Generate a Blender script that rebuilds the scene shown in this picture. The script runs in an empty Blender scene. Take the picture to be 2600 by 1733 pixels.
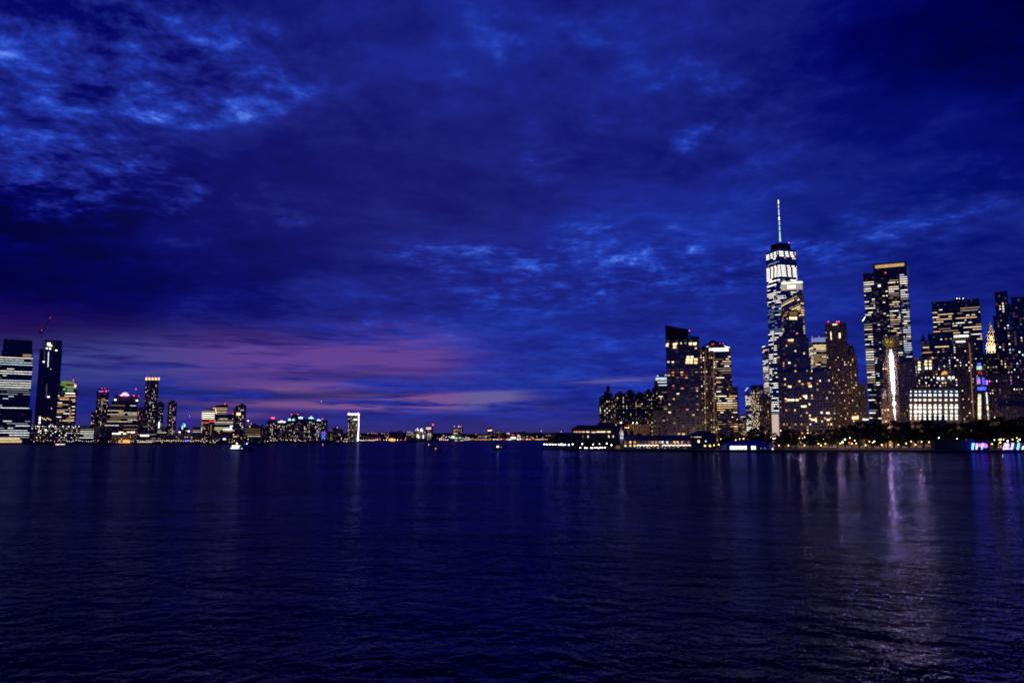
import bpy, math, random
from mathutils import Vector

random.seed(7)
SC = bpy.context.scene
COL = SC.collection

# ------------------------------------------------------------------ camera
F = 1950.0                      # focal length in photo pixels (2600 wide)
CAM_H = 12.0
PITCH = math.atan((1112 - 866.5) / F)
SN, CS = math.sin(PITCH), math.cos(PITCH)
cam_d = bpy.data.cameras.new("camera")
cam_d.sensor_width = 36.0
cam_d.lens = 27.0
cam_d.clip_start = 0.5
cam_d.clip_end = 150000
cam = bpy.data.objects.new("camera", cam_d)
cam.location = (0, 0, CAM_H)
cam.rotation_euler = (math.pi / 2 + PITCH, 0, 0)
COL.objects.link(cam)
SC.camera = cam

def tan_el(py):
    dy = (866.5 - py) / F
    return (SN + dy * CS) / (CS - dy * SN)
def Xat(px, py, D):
    dy = (866.5 - py) / F
    return D * ((px - 1300) / F) / (CS - dy * SN)
def Zat(py, D):
    return CAM_H + D * tan_el(py)
def P(px, py, D):
    return Vector((Xat(px, py, D), D, Zat(py, D)))
def pyof(z, D):
    return 866.5 - F * math.tan(math.atan((z - CAM_H) / D) - PITCH)
def Dwater(py, z=0.0):
    return (z - CAM_H) / tan_el(py)
def azel(px, py):
    X = Xat(px, py, 1.0); Z = tan_el(py)
    return math.degrees(math.atan2(X, 1.0)), math.degrees(math.atan2(Z, math.hypot(X, 1.0)))
def lin(c):
    c /= 255.0
    return c / 12.92 if c <= 0.04045 else ((c + 0.055) / 1.055) ** 2.4
def S(r, g, b):
    return (lin(r), lin(g), lin(b), 1.0)

# ------------------------------------------------------------------ render look
SC.view_settings.view_transform = 'Standard'
SC.view_settings.look = 'None'
SC.view_settings.exposure = 0.0
SC.view_settings.gamma = 1.0
SC.render.engine = 'CYCLES'
SC.cycles.use_denoising = True
SC.cycles.filter_width = 1.8
SC.cycles.max_bounces = 4
SC.cycles.diffuse_bounces = 1
SC.cycles.glossy_bounces = 3
SC.cycles.sample_clamp_indirect = 14.0
SC.cycles.caustics_reflective = True

# ------------------------------------------------------------------ node helper
class G:
    def __init__(s, tree):
        s.t = tree; s.n = tree.nodes; s.l = tree.links
    def new(s, kind, **kw):
        n = s.n.new(kind)
        for k, v in kw.items(): setattr(n, k, v)
        return n
    def put(s, sock, v):
        if v is None: return
        if isinstance(v, bpy.types.NodeSocket): s.l.new(v, sock)
        else:
            if isinstance(v, (tuple, list)) and len(v) == 4 and sock.type == 'VECTOR': v = v[:3]
            sock.default_value = v
    def m(s, op, a, b=None, c=None, clamp=False):
        n = s.new('ShaderNodeMath', operation=op); n.use_clamp = clamp
        s.put(n.inputs[0], a); s.put(n.inputs[1], b); s.put(n.inputs[2], c)
        return n.outputs[0]
    def add(s, *a):
        r = a[0]
        for x in a[1:]: r = s.m('ADD', r, x)
        return r
    def mul(s, *a):
        r = a[0]
        for x in a[1:]: r = s.m('MULTIPLY', r, x)
        return r
    def sub(s, a, b): return s.m('SUBTRACT', a, b)
    def sstep(s, lo, hi, x):
        n = s.new('ShaderNodeMapRange', interpolation_type='SMOOTHSTEP')
        s.put(n.inputs['Value'], x); s.put(n.inputs['From Min'], lo); s.put(n.inputs['From Max'], hi)
        return n.outputs['Result']
    def lerp(s, a, b, f):
        n = s.new('ShaderNodeMapRange'); n.clamp = True
        s.put(n.inputs['Value'], f); s.put(n.inputs['To Min'], a); s.put(n.inputs['To Max'], b)
        return n.outputs['Result']
    def xyz(s, x, y, z=0.0):
        n = s.new('ShaderNodeCombineXYZ')
        s.put(n.inputs[0], x); s.put(n.inputs[1], y); s.put(n.inputs[2], z)
        return n.outputs[0]
    def sep(s, v):
        n = s.new('ShaderNodeSeparateXYZ'); s.l.new(v, n.inputs[0])
        return n.outputs[0], n.outputs[1], n.outputs[2]
    def noise(s, vec, scale, detail=4.0, rough=0.55, dist=0.0, dims='3D'):
        n = s.new('ShaderNodeTexNoise'); n.noise_dimensions = dims
        s.l.new(vec, n.inputs['Vector'])
        n.inputs['Scale'].default_value = scale; n.inputs['Detail'].default_value = detail
        n.inputs['Roughness'].default_value = rough; n.inputs['Distortion'].default_value = dist
        return n.outputs['Fac']
    def mixc(s, a, b, f, mode='MIX'):
        n = s.new('ShaderNodeMix', data_type='RGBA', blend_type=mode)
        n.clamp_factor = True
        s.put(n.inputs[0], f); s.put(n.inputs[6], a); s.put(n.inputs[7], b)
        return n.outputs[2]
    def scol(s, c, f):
        n = s.new('ShaderNodeVectorMath', operation='SCALE')
        s.put(n.inputs[0], c); s.put(n.inputs['Scale'], f)
        return n.outputs[0]
    def vadd(s, a, b):
        n = s.new('ShaderNodeVectorMath', operation='ADD')
        s.put(n.inputs[0], a); s.put(n.inputs[1], b)
        return n.outputs[0]

# ------------------------------------------------------------------ dusk sky
world = bpy.data.worlds.new("World")
SC.world = world
world.use_nodes = True
wt = world.node_tree; wt.nodes.clear()
g = G(wt)
tc = g.new('ShaderNodeTexCoord')
dx_, dy_, dz_ = g.sep(tc.outputs['Generated'])
az = g.m('MULTIPLY', g.m('ARCTAN2', dx_, dy_), 57.29578)
el = g.m('MULTIPLY', g.m('ARCSINE', dz_), 57.29578)
def ramp_of(fac, stops, lo=0.0, hi=1.0):
    r = g.new('ShaderNodeValToRGB'); g.l.new(g.m('DIVIDE', g.sub(fac, lo), hi - lo), r.inputs[0])
    cr = r.color_ramp
    while len(cr.elements) < len(stops): cr.elements.new(0.5)
    for e, (a, c) in zip(cr.elements, stops):
        e.position = (a - lo) / (hi - lo); e.color = c
    return r.outputs[0]
# brightness of the cloud deck against height above the horizon
b_el = g.sep(ramp_of(g.m('MAXIMUM', el, 0.0), [(a, (v, v, v, 1)) for a, v in ((0.0, .50), (3.0, .53), (6.5, .57), (9.0, .51), (12.0, .47), (17.0, .49), (23.0, .45), (30.0, .43), (50.0, .32))], 0, 50))[0]

def blob(px, py, sx, sy, rot=0.0):
    a0, e0 = azel(px, py)
    sx *= 57.3 / F; sy *= 57.3 / F
    u = g.sub(az, a0); v = g.sub(el, e0)
    if rot:
        c, s_ = math.cos(rot), math.sin(rot)
        u, v = g.add(g.mul(u, c), g.mul(v, s_)), g.sub(g.mul(v, c), g.mul(u, s_))
    q = g.add(g.m('POWER', g.m('ABSOLUTE', g.m('DIVIDE', u, sx)), 2.0), g.m('POWER', g.m('ABSOLUTE', g.m('DIVIDE', v, sy)), 2.0))
    return g.m('EXPONENT', g.mul(q, -1.0))

# cloud deck seen in perspective
inv = g.m('DIVIDE', 1.0, g.add(g.m('MAXIMUM', dz_, 0.0), 0.11))
cu, cv = g.mul(dx_, inv), g.mul(dy_, inv)
cp = g.xyz(cu, cv, 3.7)
warp = g.new('ShaderNodeTexNoise'); g.l.new(cp, warp.inputs['Vector'])
warp.inputs['Scale'].default_value = 1.6; warp.inputs['Detail'].default_value = 5
wv = g.new('ShaderNodeVectorMath', operation='SUBTRACT'); g.l.new(warp.outputs['Color'], wv.inputs[0]); wv.inputs[1].default_value = (.5, .5, .5)
cpw = g.vadd(cp, g.scol(wv.outputs[0], 0.22))
n_big = g.noise(cpw, 1.15, 6, 0.55)
n_mid = g.noise(cpw, 2.6, 8, 0.60, 0.0)
n_fin = g.noise(cpw, 6.5, 9, 0.64, 0.0)

leftm = g.sstep(-6.0, -24.0, az)                    # the broken, darker western part of the deck
upl = g.mul(leftm, g.sstep(8.0, 15.0, el))
fine = g.noise(cpw, 14.0, 6, 0.62)
dens = g.sub(g.add(g.mul(n_big, 0.42), g.mul(n_mid, 0.50), g.mul(n_fin, 0.26)), 0.59)
val = g.add(b_el, g.mul(dens, g.add(1.15, g.mul(upl, .6))), g.mul(g.sub(fine, .5), 0.20), g.mul(g.sub(g.noise(cpw, 30.0, 4, 0.65), .5), 0.07))
val = g.add(val, g.mul(upl, -0.17))
for (px, py, sx, sy, ro, w) in ((30, 690, 430, 150, 0, -.38), (430, 850, 560, 70, 0, -.15), (60, 860, 260, 60, 0, -.12), (2700, 40, 560, 400, 0, -.42), (150, 160, 300, 190, 0, -.10), (1250, 930, 500, 110, 0, .05),
                                (2200, 480, 330, 170, 0, .07), (1650, 580, 420, 110, .15, .09), (1330, 130, 400, 190, 0, .05), (1750, 100, 240, 160, 0, .03), (950, 500, 420, 260, 0, -.05), (2380, 850, 200, 170, 0, -.08), (1150, 640, 300, 90, .1, .05)):
    val = g.add(val, g.mul(blob(px, py, sx, sy, ro), w))
# broken bright gaps where the higher sky shows through
spots = [(520, 215, 240, 75, 0.0, 1.25), (640, 235, 130, 40, -0.1, .5), (180, 490, 240, 60, 0.1, 1.1), (330, 440, 170, 55, 0, .6), (60, 260, 190, 130, 0, .75), (470, 30, 230, 60, 0, .7), (50, 430, 110, 60, 0, .5),
         (170, 110, 230, 110, 0, .45), (735, 552, 55, 26, 0.0, 1.0), (1230, 660, 170, 24, 0.05, 0.62), (1480, 610, 120, 42, 0.25, .72), (1670, 640, 100, 55, 0.2, 0.55), (1060, 545, 160, 40, -.4, .35),
         (1745, 350, 55, 24, 0.2, .85), (1400, 400, 200, 90, 0.4, .5), (1980, 420, 190, 110, .3, .45), (1880, 700, 190, 50, 0.2, .5), (1150, 700, 200, 60, .2, .5), (2330, 560, 320, 90, .1, .42), (2130, 640, 200, 50, .1, .5),
         (1620, 870, 280, 28, .05, .6), (1050, 640, 130, 40, 0, .5), (1230, 120, 250, 160, 0, .42), (1600, 120, 300, 120, 0, .42), (1860, 260, 160, 110, 0, .4), (1500, 700, 250, 60, .1, .5), (1020, 830, 240, 22, .05, .55), (1350, 760, 300, 30, .05, .5), (2480, 450, 200, 80, 0, .32)]
msk = None
for (px, py, sx, sy, ro, w) in spots:
    b = g.mul(blob(px, py, sx * 1.2, sy * 1.25, ro), w)
    msk = b if msk is None else g.add(msk, b)
fine2 = g.noise(cpw, 30.0, 4, 0.65)
nmix = g.add(g.mul(n_mid, 0.30), g.mul(n_fin, 0.40), g.mul(fine, .30))
mk = g.m('MINIMUM', msk, 1.15)
patch = g.sstep(0.28, 0.92, g.add(g.mul(mk, 0.72), g.mul(g.sub(nmix, .5), 2.3)))
patch = g.mul(patch, g.m('MINIMUM', g.mul(msk, 2.2), 1.0))
tex = g.m('MAXIMUM', g.add(0.45, g.mul(g.sub(n_fin, .5), 2.3), g.mul(g.sub(fine, .5), 1.7), g.mul(g.sub(fine2, .5), 0.7)), 0.03)
val = g.add(val, g.mul(patch, tex, g.m('MINIMUM', g.add(msk, .20), 1.0), g.lerp(0.32, 0.46, leftm)))
colr = ramp_of(val, [(0.0, S(0, 0, 58)), (.14, S(0, 1, 84)), (.28, S(5, 10, 106)), (.42, S(22, 31, 122)), (.54, S(27, 41, 147)), (.68, S(34, 60, 178)), (.84, S(55, 90, 214)), (1.0, S(94, 134, 244))])
colr = g.mixc(colr, S(38, 37, 117), g.mul(blob(960, 500, 560, 300), 0.42))
colr = g.mixc(colr, S(40, 4, 72), g.mul(blob(30, 860, 330, 60), 0.75))
colr = g.mixc(colr, S(8, 34, 132), g.mul(blob(2250, 560, 420, 260), 0.30))
colr = g.mixc(colr, S(52, 44, 112), g.sstep(2.6, 0.0, el))
# afterglow streaks low in the north-west
st_v = g.xyz(g.mul(az, 0.055), g.mul(el, 0.62), 1.3)
n_st = g.noise(st_v, 1.6, 7, 0.6, 0.5)
st_v2 = g.xyz(g.mul(az, 0.11), g.mul(el, 1.5), 8.3)
n_s2 = g.noise(st_v2, 1.5, 6, 0.6, 0.5)
glow = g.add(g.mul(blob(230, 935, 300, 30), .5), g.mul(blob(850, 905, 450, 52), .9), g.mul(blob(1040, 885, 110, 50), .5), g.mul(blob(520, 925, 460, 42), .95), g.mul(blob(330, 975, 300, 11), .55))
stre = g.mul(glow, g.lerp(.3, 1.0, g.sstep(1.0, -8.0, az)), g.sstep(0.34, 0.58, g.add(g.mul(n_st, 0.55), g.mul(n_s2, 0.45))))
pinkc = g.mixc(S(60, 66, 142), S(100, 66, 146), g.mul(g.sstep(-30.0, -16.0, az), g.sstep(3.0, -4.0, az)))
colr = g.mixc(colr, pinkc, g.m('MINIMUM', g.mul(stre, 1.1), 0.92))
# the dark bank under the glow, and the thin bright ribbons below it
bank = g.add(g.mul(blob(480, 1010, 430, 28, -.01), 1.0), g.mul(blob(880, 1000, 230, 11), .8), g.mul(blob(860, 955, 300, 8), .55), g.mul(blob(1000, 938, 180, 7), .45), g.mul(blob(1250, 975, 260, 14), .35))
colr = g.mixc(colr, S(24, 32, 106), g.m('MINIMUM', g.mul(bank, g.sstep(.33, .5, n_s2), 1.1), .92))
rib = g.add(g.mul(blob(900, 1030, 330, 11, -.012), 1.25), g.mul(blob(730, 988, 130, 9), .8), g.mul(blob(1200, 1012, 120, 13, .03), 1.8), g.mul(blob(1230, 1000, 90, 6, .05), .9), g.mul(blob(1010, 1010, 150, 9), .7), g.mul(blob(590, 1052, 110, 8), .6), g.mul(blob(1560, 966, 140, 7, .02), .75), g.mul(blob(800, 975, 150, 6), .5))
colr = g.mixc(colr, g.mixc(S(122, 82, 142), S(100, 92, 156), g.sstep(-6.0, -2.0, az)), g.m('MINIMUM', g.mul(rib, g.sstep(.36, .54, n_s2)), .95))
# the sky behind (south-east) is already night
back = g.lerp(0.72, 1.0, g.sstep(-0.5, 0.75, dy_))
colr = g.scol(colr, back)
colr = g.scol(colr, g.sstep(-4.0, 0.0, el))
# physical twilight term: sun just under the north-western horizon
sky = g.new('ShaderNodeTexSky', sky_type='NISHITA')
sky.sun_disc = False
sky.sun_elevation = math.radians(-4.0)
sky.sun_rotation = math.radians(-62.0)
colr = g.vadd(colr, g.scol(sky.outputs[0], 0.004))
bg = g.new('ShaderNodeBackground')
g.l.new(colr, bg.inputs['Color']); bg.inputs['Strength'].default_value = 1.0
out = g.new('ShaderNodeOutputWorld'); g.l.new(bg.outputs[0], out.inputs['Surface'])

# ------------------------------------------------------------------ materials
MATS = {}
def mat(name, col, rough=0.8, metal=0.0, var=0.25, scale=0.4):
    if name in MATS: return MATS[name]
    m = bpy.data.materials.new(name); m.use_nodes = True
    q = G(m.node_tree); bs = m.node_tree.nodes['Principled BSDF']
    geo = q.new('ShaderNodeTexCoord')
    nz = q.noise(geo.outputs['Object'], scale, 5, 0.6)
    f = q.add(1.0 - var, q.mul(nz, 2 * var))
    q.l.new(q.scol((col[0], col[1], col[2], 1), f), bs.inputs['Base Color'])
    bs.inputs['Roughness'].default_value = rough; bs.inputs['Metallic'].default_value = metal
    MATS[name] = m
    return m
EMC = {'warm': (1, .64, .31, 1.45), 'yellow': (1, .78, .44, 1.7), 'white': (1, .92, .77, 1.9), 'cool': (.74, .86, 1, 1.5),
       'orange': (1, .38, .12, 1.0), 'dimw': (1, .60, .32, .24), 'dimo': (.9, .36, .14, .12), 'dimc': (.5, .65, 1, .14), 'blue': (.06, .10, 1, 1.6),
       'purple': (.62, .08, 1, 2.2), 'pink': (1, .42, .95, 1.8), 'pinkdim': (1, .55, .55, .28), 'magenta': (.85, .12, 1, 1.8), 'green': (.12, .9, .35, .5), 'lime': (.50, .68, .24, .26), 'red': (1, .03, .04, 5.0), 'redd': (.9, .04, .05, 1.0),
       'cyan': (.35, .78, 1, 1.5), 'beam': (1, .97, .86, 46.0), 'hot': (1, .96, .92, 2.4), 'lamp': (1, .93, .80, 16.0), 'lampy': (1, .62, .17, 7.0), 'qlamp': (1, .90, .74, 4.2), 'qlampy': (1, .74, .38, 4), 'qlampo': (1, .36, .10, 3.6), 'qlampr': (1, .05, .04, 3.5), 'qlampc': (.8, .88, 1, 4.0), 'coolw': (.92, .96, 1, 1.8), 'outline': (1, .96, .95, 1.7), 'spirew': (.78, 1, .93, 1.0), 'crownd': (1, .88, .74, .42),
       'lampo': (1, .36, .10, 9.0), 'lampr': (1, .05, .04, 9.0), 'lampc': (.8, .88, 1, 14.0), 'lampg': (.55, 1, .4, 6.0), 'gold': (1, .62, .22, .6), 'rose': (1, .74, .64, .62), 'sail': (.5, .45, 1, 4.0), 'tube': (.06, .30, 1, 5.0), 'tubew': (.28, .22, 1, 4.2), 'disc': (.62, .07, 1, 3.6), 'flamp': (1, .88, .68, 9.0), 'flampy': (1, .66, .26, 8.0), 'flampo': (1, .34, .08, 7.0), 'flampr': (1, .05, .04, 6.0), 'warm2': (1, .58, .25, .42), 'yellow2': (1, .72, .38, .5), 'white2': (1, .86, .68, .55), 'cool2': (.6, .74, 1, .42), 'coolw2': (.8, .88, 1, .55), 'flood': (1, .90, .74, .75), 'ambr': (.8, .42, .12, .22), 'steel': (.35, .5, 1, .5), 'greenw': (.5, .9, .62, 1.0), 'tentglow': (.93, 1, .90, 1.5), 'rose2': (1, .72, .68, 2.0), 'deck': (1, .98, .90, 1.7), 'bluedim': (.03, .05, 1, .35)}
EMS = [1.0]
def em(key):
    n = 'light_' + key + ('' if EMS[0] == 1 or key.startswith(('qlamp', 'flamp', 'lampr', 'lampc')) else '_far')
    if n in MATS: return MATS[n]
    r, gg, b, s_ = EMC[key]
    m = bpy.data.materials.new(n); m.use_nodes = True
    t = m.node_tree; t.nodes.clear(); q = G(t)
    e = q.new('ShaderNodeEmission'); e.inputs['Color'].default_value = (r, gg, b, 1)
    # a pane is never evenly lit: blinds, furniture and ceiling lamps behind the glass
    geo = q.new('ShaderNodeNewGeometry')
    nz = q.noise(geo.outputs['Position'], 0.9, 3, 0.75)
    q.l.new(q.mul(q.lerp(0.35, 1.6, q.sstep(0.3, 0.7, nz)), s_ * (EMS[0] if n.endswith('_far') else 1.0)), e.inputs['Strength'])
    o = q.new('ShaderNodeOutputMaterial'); q.l.new(e.outputs[0], o.inputs[0])
    MATS[n] = m
    return m
def facade(wall, bay, fh, ww, wh, glow=0.25, gcol=(1, .62, .34), gs=0.06, rough=0.7):
    key = 'facade_%s' % (str((wall, bay, fh, ww, wh, glow, gcol, gs, rough)),)
    if key in MATS: return MATS[key]
    m = bpy.data.materials.new('facade_wall'); m.use_nodes = True
    q = G(m.node_tree); bs = m.node_tree.nodes['Principled BSDF']
    uv = q.new('ShaderNodeUVMap')
    u, v, _ = q.sep(uv.outputs[0])
    su, sv = q.m('DIVIDE', u, bay), q.m('DIVIDE', v, fh)
    fu, fv = q.m('FRACT', su), q.m('FRACT', sv)
    mu = q.m('LESS_THAN', q.m('ABSOLUTE', q.sub(fu, .5)), ww / 2)
    mv = q.m('LESS_THAN', q.m('ABSOLUTE', q.sub(fv, .5)), wh / 2)
    win = q.mul(mu, mv, q.m('GREATER_THAN', v, 0.01))
    cell = q.xyz(q.m('FLOOR', su), q.m('FLOOR', sv), 0)
    wn = q.new('ShaderNodeTexWhiteNoise', noise_dimensions='3D'); q.l.new(cell, wn.inputs['Vector'])
    rnd = wn.outputs['Value']
    geo = q.new('ShaderNodeTexCoord')
    nz = q.noise(geo.outputs['Object'], 0.06, 5, 0.6)
    wallc = q.scol((wall[0], wall[1], wall[2], 1), q.add(0.65, q.mul(nz, .7)))
    q.l.new(q.mixc(wallc, (0.012, 0.016, 0.026, 1), win), bs.inputs['Base Color'])
    q.l.new(q.lerp(rough, 0.12, win), bs.inputs['Roughness'])
    lit = q.mul(win, q.sstep(1.0 - glow, 1.0, rnd), gs)
    bs.inputs['Emission Color'].default_value = (gcol[0], gcol[1], gcol[2], 1)
    q.l.new(lit, bs.inputs['Emission Strength'])
    bs.inputs['IOR'].default_value = 2.3 if sum(wall) < .16 else 1.7
    MATS[key] = m
    m.cycles.emission_sampling = 'NONE'
    return m

# ------------------------------------------------------------------ mesh builder
class MB:
    def __init__(s): s.v = []; s.f = []; s.uv = []; s.mi = []; s.mats = []
    def mid(s, m):
        if m not in s.mats: s.mats.append(m)
        return s.mats.index(m)
    def face(s, pts, m, uv=None):
        i = len(s.v); s.v += [tuple(p) for p in pts]
        s.f.append(tuple(range(i, i + len(pts)))); s.mi.append(s.mid(m))
        s.uv.append(uv if uv else [(0, -9)] * len(pts))
    def prism(s, poly, z0, z1, m, top=None, bottom=False, zt=None):
        """poly counter-clockwise seen from above; zt: top z per vertex"""
        n = len(poly); zt = zt or [z1] * n
        for i in range(n):
            a, b = poly[i], poly[(i + 1) % n]
            L = math.hypot(b[0] - a[0], b[1] - a[1])
            s.face([(a[0], a[1], z0), (b[0], b[1], z0), (b[0], b[1], zt[(i + 1) % n]), (a[0], a[1], zt[i])], m,
                   [(0, 0), (L, 0), (L, zt[(i + 1) % n] - z0), (0, zt[i] - z0)])
        s.face([(p[0], p[1], z) for p, z in zip(poly, zt)], top or m)
        if bottom: s.face([(p[0], p[1], z0) for p in reversed(poly)], m)
    def box(s, c, size, m, rot=0.0):
        hx, hy, hz = size[0] / 2, size[1] / 2, size[2] / 2
        cr_, sr = math.cos(rot), math.sin(rot)
        poly = [(c[0] + x * cr_ - y * sr, c[1] + x * sr + y * cr_) for x, y in ((-hx, -hy), (hx, -hy), (hx, hy), (-hx, hy))]
        s.prism(poly, c[2] - hz, c[2] + hz, m, bottom=True)
    def tube(s, pts, rad, m, n=6):
        pts = [Vector(p) for p in pts]
        rad = rad if isinstance(rad, (list, tuple)) else [rad] * len(pts)
        rings = []
        for i, p in enumerate(pts):
            d = (pts[min(i + 1, len(pts) - 1)] - pts[max(i - 1, 0)]).normalized()
            a = d.orthogonal().normalized(); b = d.cross(a)
            rings.append([p + (a * math.cos(2 * math.pi * k / n) + b * math.sin(2 * math.pi * k / n)) * rad[i] for k in range(n)])
        for r0, r1 in zip(rings, rings[1:]):
            for k in range(n):
                s.face([r0[k], r0[(k + 1) % n], r1[(k + 1) % n], r1[k]], m)
        s.face(list(reversed(rings[0])), m); s.face(rings[-1], m)
    def lathe(s, c, prof, m, n=12):
        rings = [[(c[0] + r * math.cos(2 * math.pi * k / n), c[1] + r * math.sin(2 * math.pi * k / n), c[2] + z) for k in range(n)] for r, z in prof]
        for r0, r1 in zip(rings, rings[1:]):
            for k in range(n):
                s.face([r0[k], r0[(k + 1) % n], r1[(k + 1) % n], r1[k]], m)
    def ball(s, c, r, m, n=8, k=5, sq=1.0):
        prof = [(r * math.sin(math.pi * i / k) + 1e-4, -r * sq * math.cos(math.pi * i / k)) for i in range(k + 1)]
        s.lathe(c, prof, m, n)
    def cone(s, poly, z0, apex, m):
        n = len(poly)
        for i in range(n):
            a, b = poly[i], poly[(i + 1) % n]
            s.face([(a[0], a[1], z0), (b[0], b[1], z0), apex], m)
    def build(s, name, parent=None, off=(0, 0, 0), smooth=False):
        me = bpy.data.meshes.new(name)
        o_ = Vector(off)
        me.from_pydata([Vector(p) - o_ for p in s.v], [], s.f)
        for m in s.mats: me.materials.append(m)
        me.polygons.foreach_set('material_index', s.mi)
        if any(u[0][1] > -8 for u in s.uv if u):
            ul = me.uv_layers.new(name='UVMap')
            flat = [c for u in s.uv for p in u for c in p]
            ul.data.foreach_set('uv', flat)
        if smooth: me.polygons.foreach_set('use_smooth', [True] * len(me.polygons))
        o = bpy.data.objects.new(name, me); COL.objects.link(o)
        if parent is not None: o.parent = parent
        else: o.location = off
        return o

def tag(o, label=None, cat=None, group=None, kind=None):
    if label: o['label'] = label
    if cat: o['category'] = cat
    if group: o['group'] = group
    if kind: o['kind'] = kind
    return o
def empty(name, loc, label=None, cat=None, group=None):
    o = bpy.data.objects.new(name, None); COL.objects.link(o)
    o.location = loc; o.empty_display_size = 2
    return tag(o, label, cat, group)
def copy_tree(root, loc, rz=None, sc=None):
    r = root.copy(); COL.objects.link(r); r.location = loc
    if rz is not None: r.rotation_euler = (0, 0, rz)
    if sc is not None: r.scale = sc
    for ch in list(root.children):
        c = ch.copy(); COL.objects.link(c); c.parent = r
        for g2 in list(ch.children):
            d = g2.copy(); COL.objects.link(d); d.parent = c
    return r
ORD = ['first', 'second', 'third', 'fourth', 'fifth', 'sixth', 'seventh', 'eighth', 'ninth', 'tenth', 'eleventh', 'twelfth', 'thirteenth', 'fourteenth', 'fifteenth', 'sixteenth', 'seventeenth', 'eighteenth', 'nineteenth', 'twentieth']

DARK = mat('dark_metal', (.03, .03, .035), .5)
STONE = mat('stone', (.22, .2, .17), .85)
ROOF = mat('roof_dark', (.035, .035, .04), .8)

# ------------------------------------------------------------------ water
wm = bpy.data.materials.new('harbour_water'); wm.use_nodes = True
q = G(wm.node_tree); bs = wm.node_tree.nodes['Principled BSDF']
geo = q.new('ShaderNodeNewGeometry')
px_, py_, pz_ = q.sep(geo.outputs['Position'])
def slopes(scale, ax, ay, detail, rough, seed, rot, dist=0.3):
    c, s_ = math.cos(rot), math.sin(rot)
    e = 0.06 / scale
    def h(ox, oy):
        x = q.add(px_, ox); y = q.add(py_, oy)
        u = q.mul(q.add(q.mul(x, c), q.mul(y, s_)), ax); v = q.mul(q.sub(q.mul(y, c), q.mul(x, s_)), ay)
        return q.noise(q.xyz(u, v, seed), scale, detail, rough, dist)
    h0 = h(0, 0)
    return q.m('DIVIDE', q.sub(h(e, 0), h0), e), q.m('DIVIDE', q.sub(h(0, e), h0), e)
s1 = slopes(0.55, 1.0, 1.0, 4.0, 0.62, 2.0, 0.10)
s2 = slopes(0.15, 0.62, 1.0, 3.0, 0.50, 9.0, -0.18)
calm = q.lerp(0.45, 1.45, q.sstep(.3, .7, q.noise(q.xyz(q.mul(px_, .35), py_, 0.5), 0.020, 5, .65)))
# sheltered water under the near seawall and a smooth slick further out
lee = q.mul(q.sstep(575.0, 665.0, py_), q.sstep(30.0, 110.0, px_))
slick = q.mul(q.sstep(375.0, 415.0, py_), q.sub(1.0, q.sstep(430.0, 470.0, py_)), q.sstep(90.0, 170.0, px_), q.sstep(.40, .60, q.noise(q.xyz(q.mul(px_, .25), py_, 4.5), 0.03, 4, .6)))
calm = q.mul(calm, q.sub(1.0, q.mul(lee, .12)), q.sub(1.0, q.mul(slick, .25)))
A1, A2 = 0.78, 1.35
sx_ = q.mul(q.add(q.mul(s1[0], A1), q.mul(s2[0], A2)), calm)
sy_ = q.mul(q.add(q.mul(s1[1], A1), q.mul(s2[1], A2)), calm)
nv = q.new('ShaderNodeVectorMath', operation='NORMALIZE')
q.l.new(q.xyz(q.mul(sx_, -1.0), q.mul(sy_, -1.0), 1.0), nv.inputs[0])
wt2 = wm.node_tree; wt2.nodes.remove(bs)
gl_ = q.new('ShaderNodeBsdfGlossy'); gl_.inputs['Roughness'].default_value = 0.11
gl_.inputs['Color'].default_value = (.14, .152, .50, 1); q.l.new(nv.outputs[0], gl_.inputs['Normal'])
df_ = q.new('ShaderNodeBsdfDiffuse'); df_.inputs['Color'].default_value = (.0004, .0006, .003, 1)
fr_ = q.new('ShaderNodeFresnel'); fr_.inputs['IOR'].default_value = 1.33; q.l.new(nv.outputs[0], fr_.inputs['Normal'])
mx_ = q.new('ShaderNodeMixShader'); q.l.new(fr_.outputs[0], mx_.inputs[0]); q.l.new(df_.outputs[0], mx_.inputs[1]); q.l.new(gl_.outputs[0], mx_.inputs[2])
wo_ = next(n for n in wt2.nodes if n.type == 'OUTPUT_MATERIAL'); q.l.new(mx_.outputs[0], wo_.inputs[0])
w = MB()
NX = [-60000, -8000, -2000, -400, 0, 400, 2000, 8000, 60000]; NY = [-3000, 0, 30, 120, 400, 1200, 4000, 15000, 90000]
for i in range(len(NX) - 1):
    for j in range(len(NY) - 1):
        w.face([(NX[i], NY[j], 0), (NX[i + 1], NY[j], 0), (NX[i + 1], NY[j + 1], 0), (NX[i], NY[j + 1], 0)], wm)
tag(w.build('water'), kind='structure')

# ------------------------------------------------------------------ land
LAND_H = 2.0
landm = mat('ground_dark', (.05, .055, .045), .95, scale=.05)
seam = mat('seawall_stone', (.08, .075, .07), .9, scale=.3)
def land(name, pts, h):
    b = MB(); b.prism(pts, -1.5, h, seam, top=landm)
    return tag(b.build(name), kind='structure')
def shore(lst):
    return [(Xat(px, py, Dwater(py)), Dwater(py)) for px, py in lst]
JSH = [(-260, 1129.5), (0, 1128), (280, 1127.5), (500, 1127), (640, 1126.3), (720, 1124), (860, 1122.5), (1000, 1121.5), (1150, 1120), (1230, 1118.5), (1300, 1117.6), (1400, 1117.1)]
MSH = [(1378, 1140), (1450, 1142), (1570, 1145.5), (1800, 1147), (2000, 1147.5), (2350, 1148), (2700, 1149)]
land('ground', shore(JSH) + [(4000, 4600), (6000, 20000), (-14000, 20000), (-6000, 1500)], 2.2)
msh = shore(MSH)
land('ground', msh + [(2400, 600), (5000, 4000), (560, 4500), (300, 2400), (90, 1120), (45, 900)], LAND_H)
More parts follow.
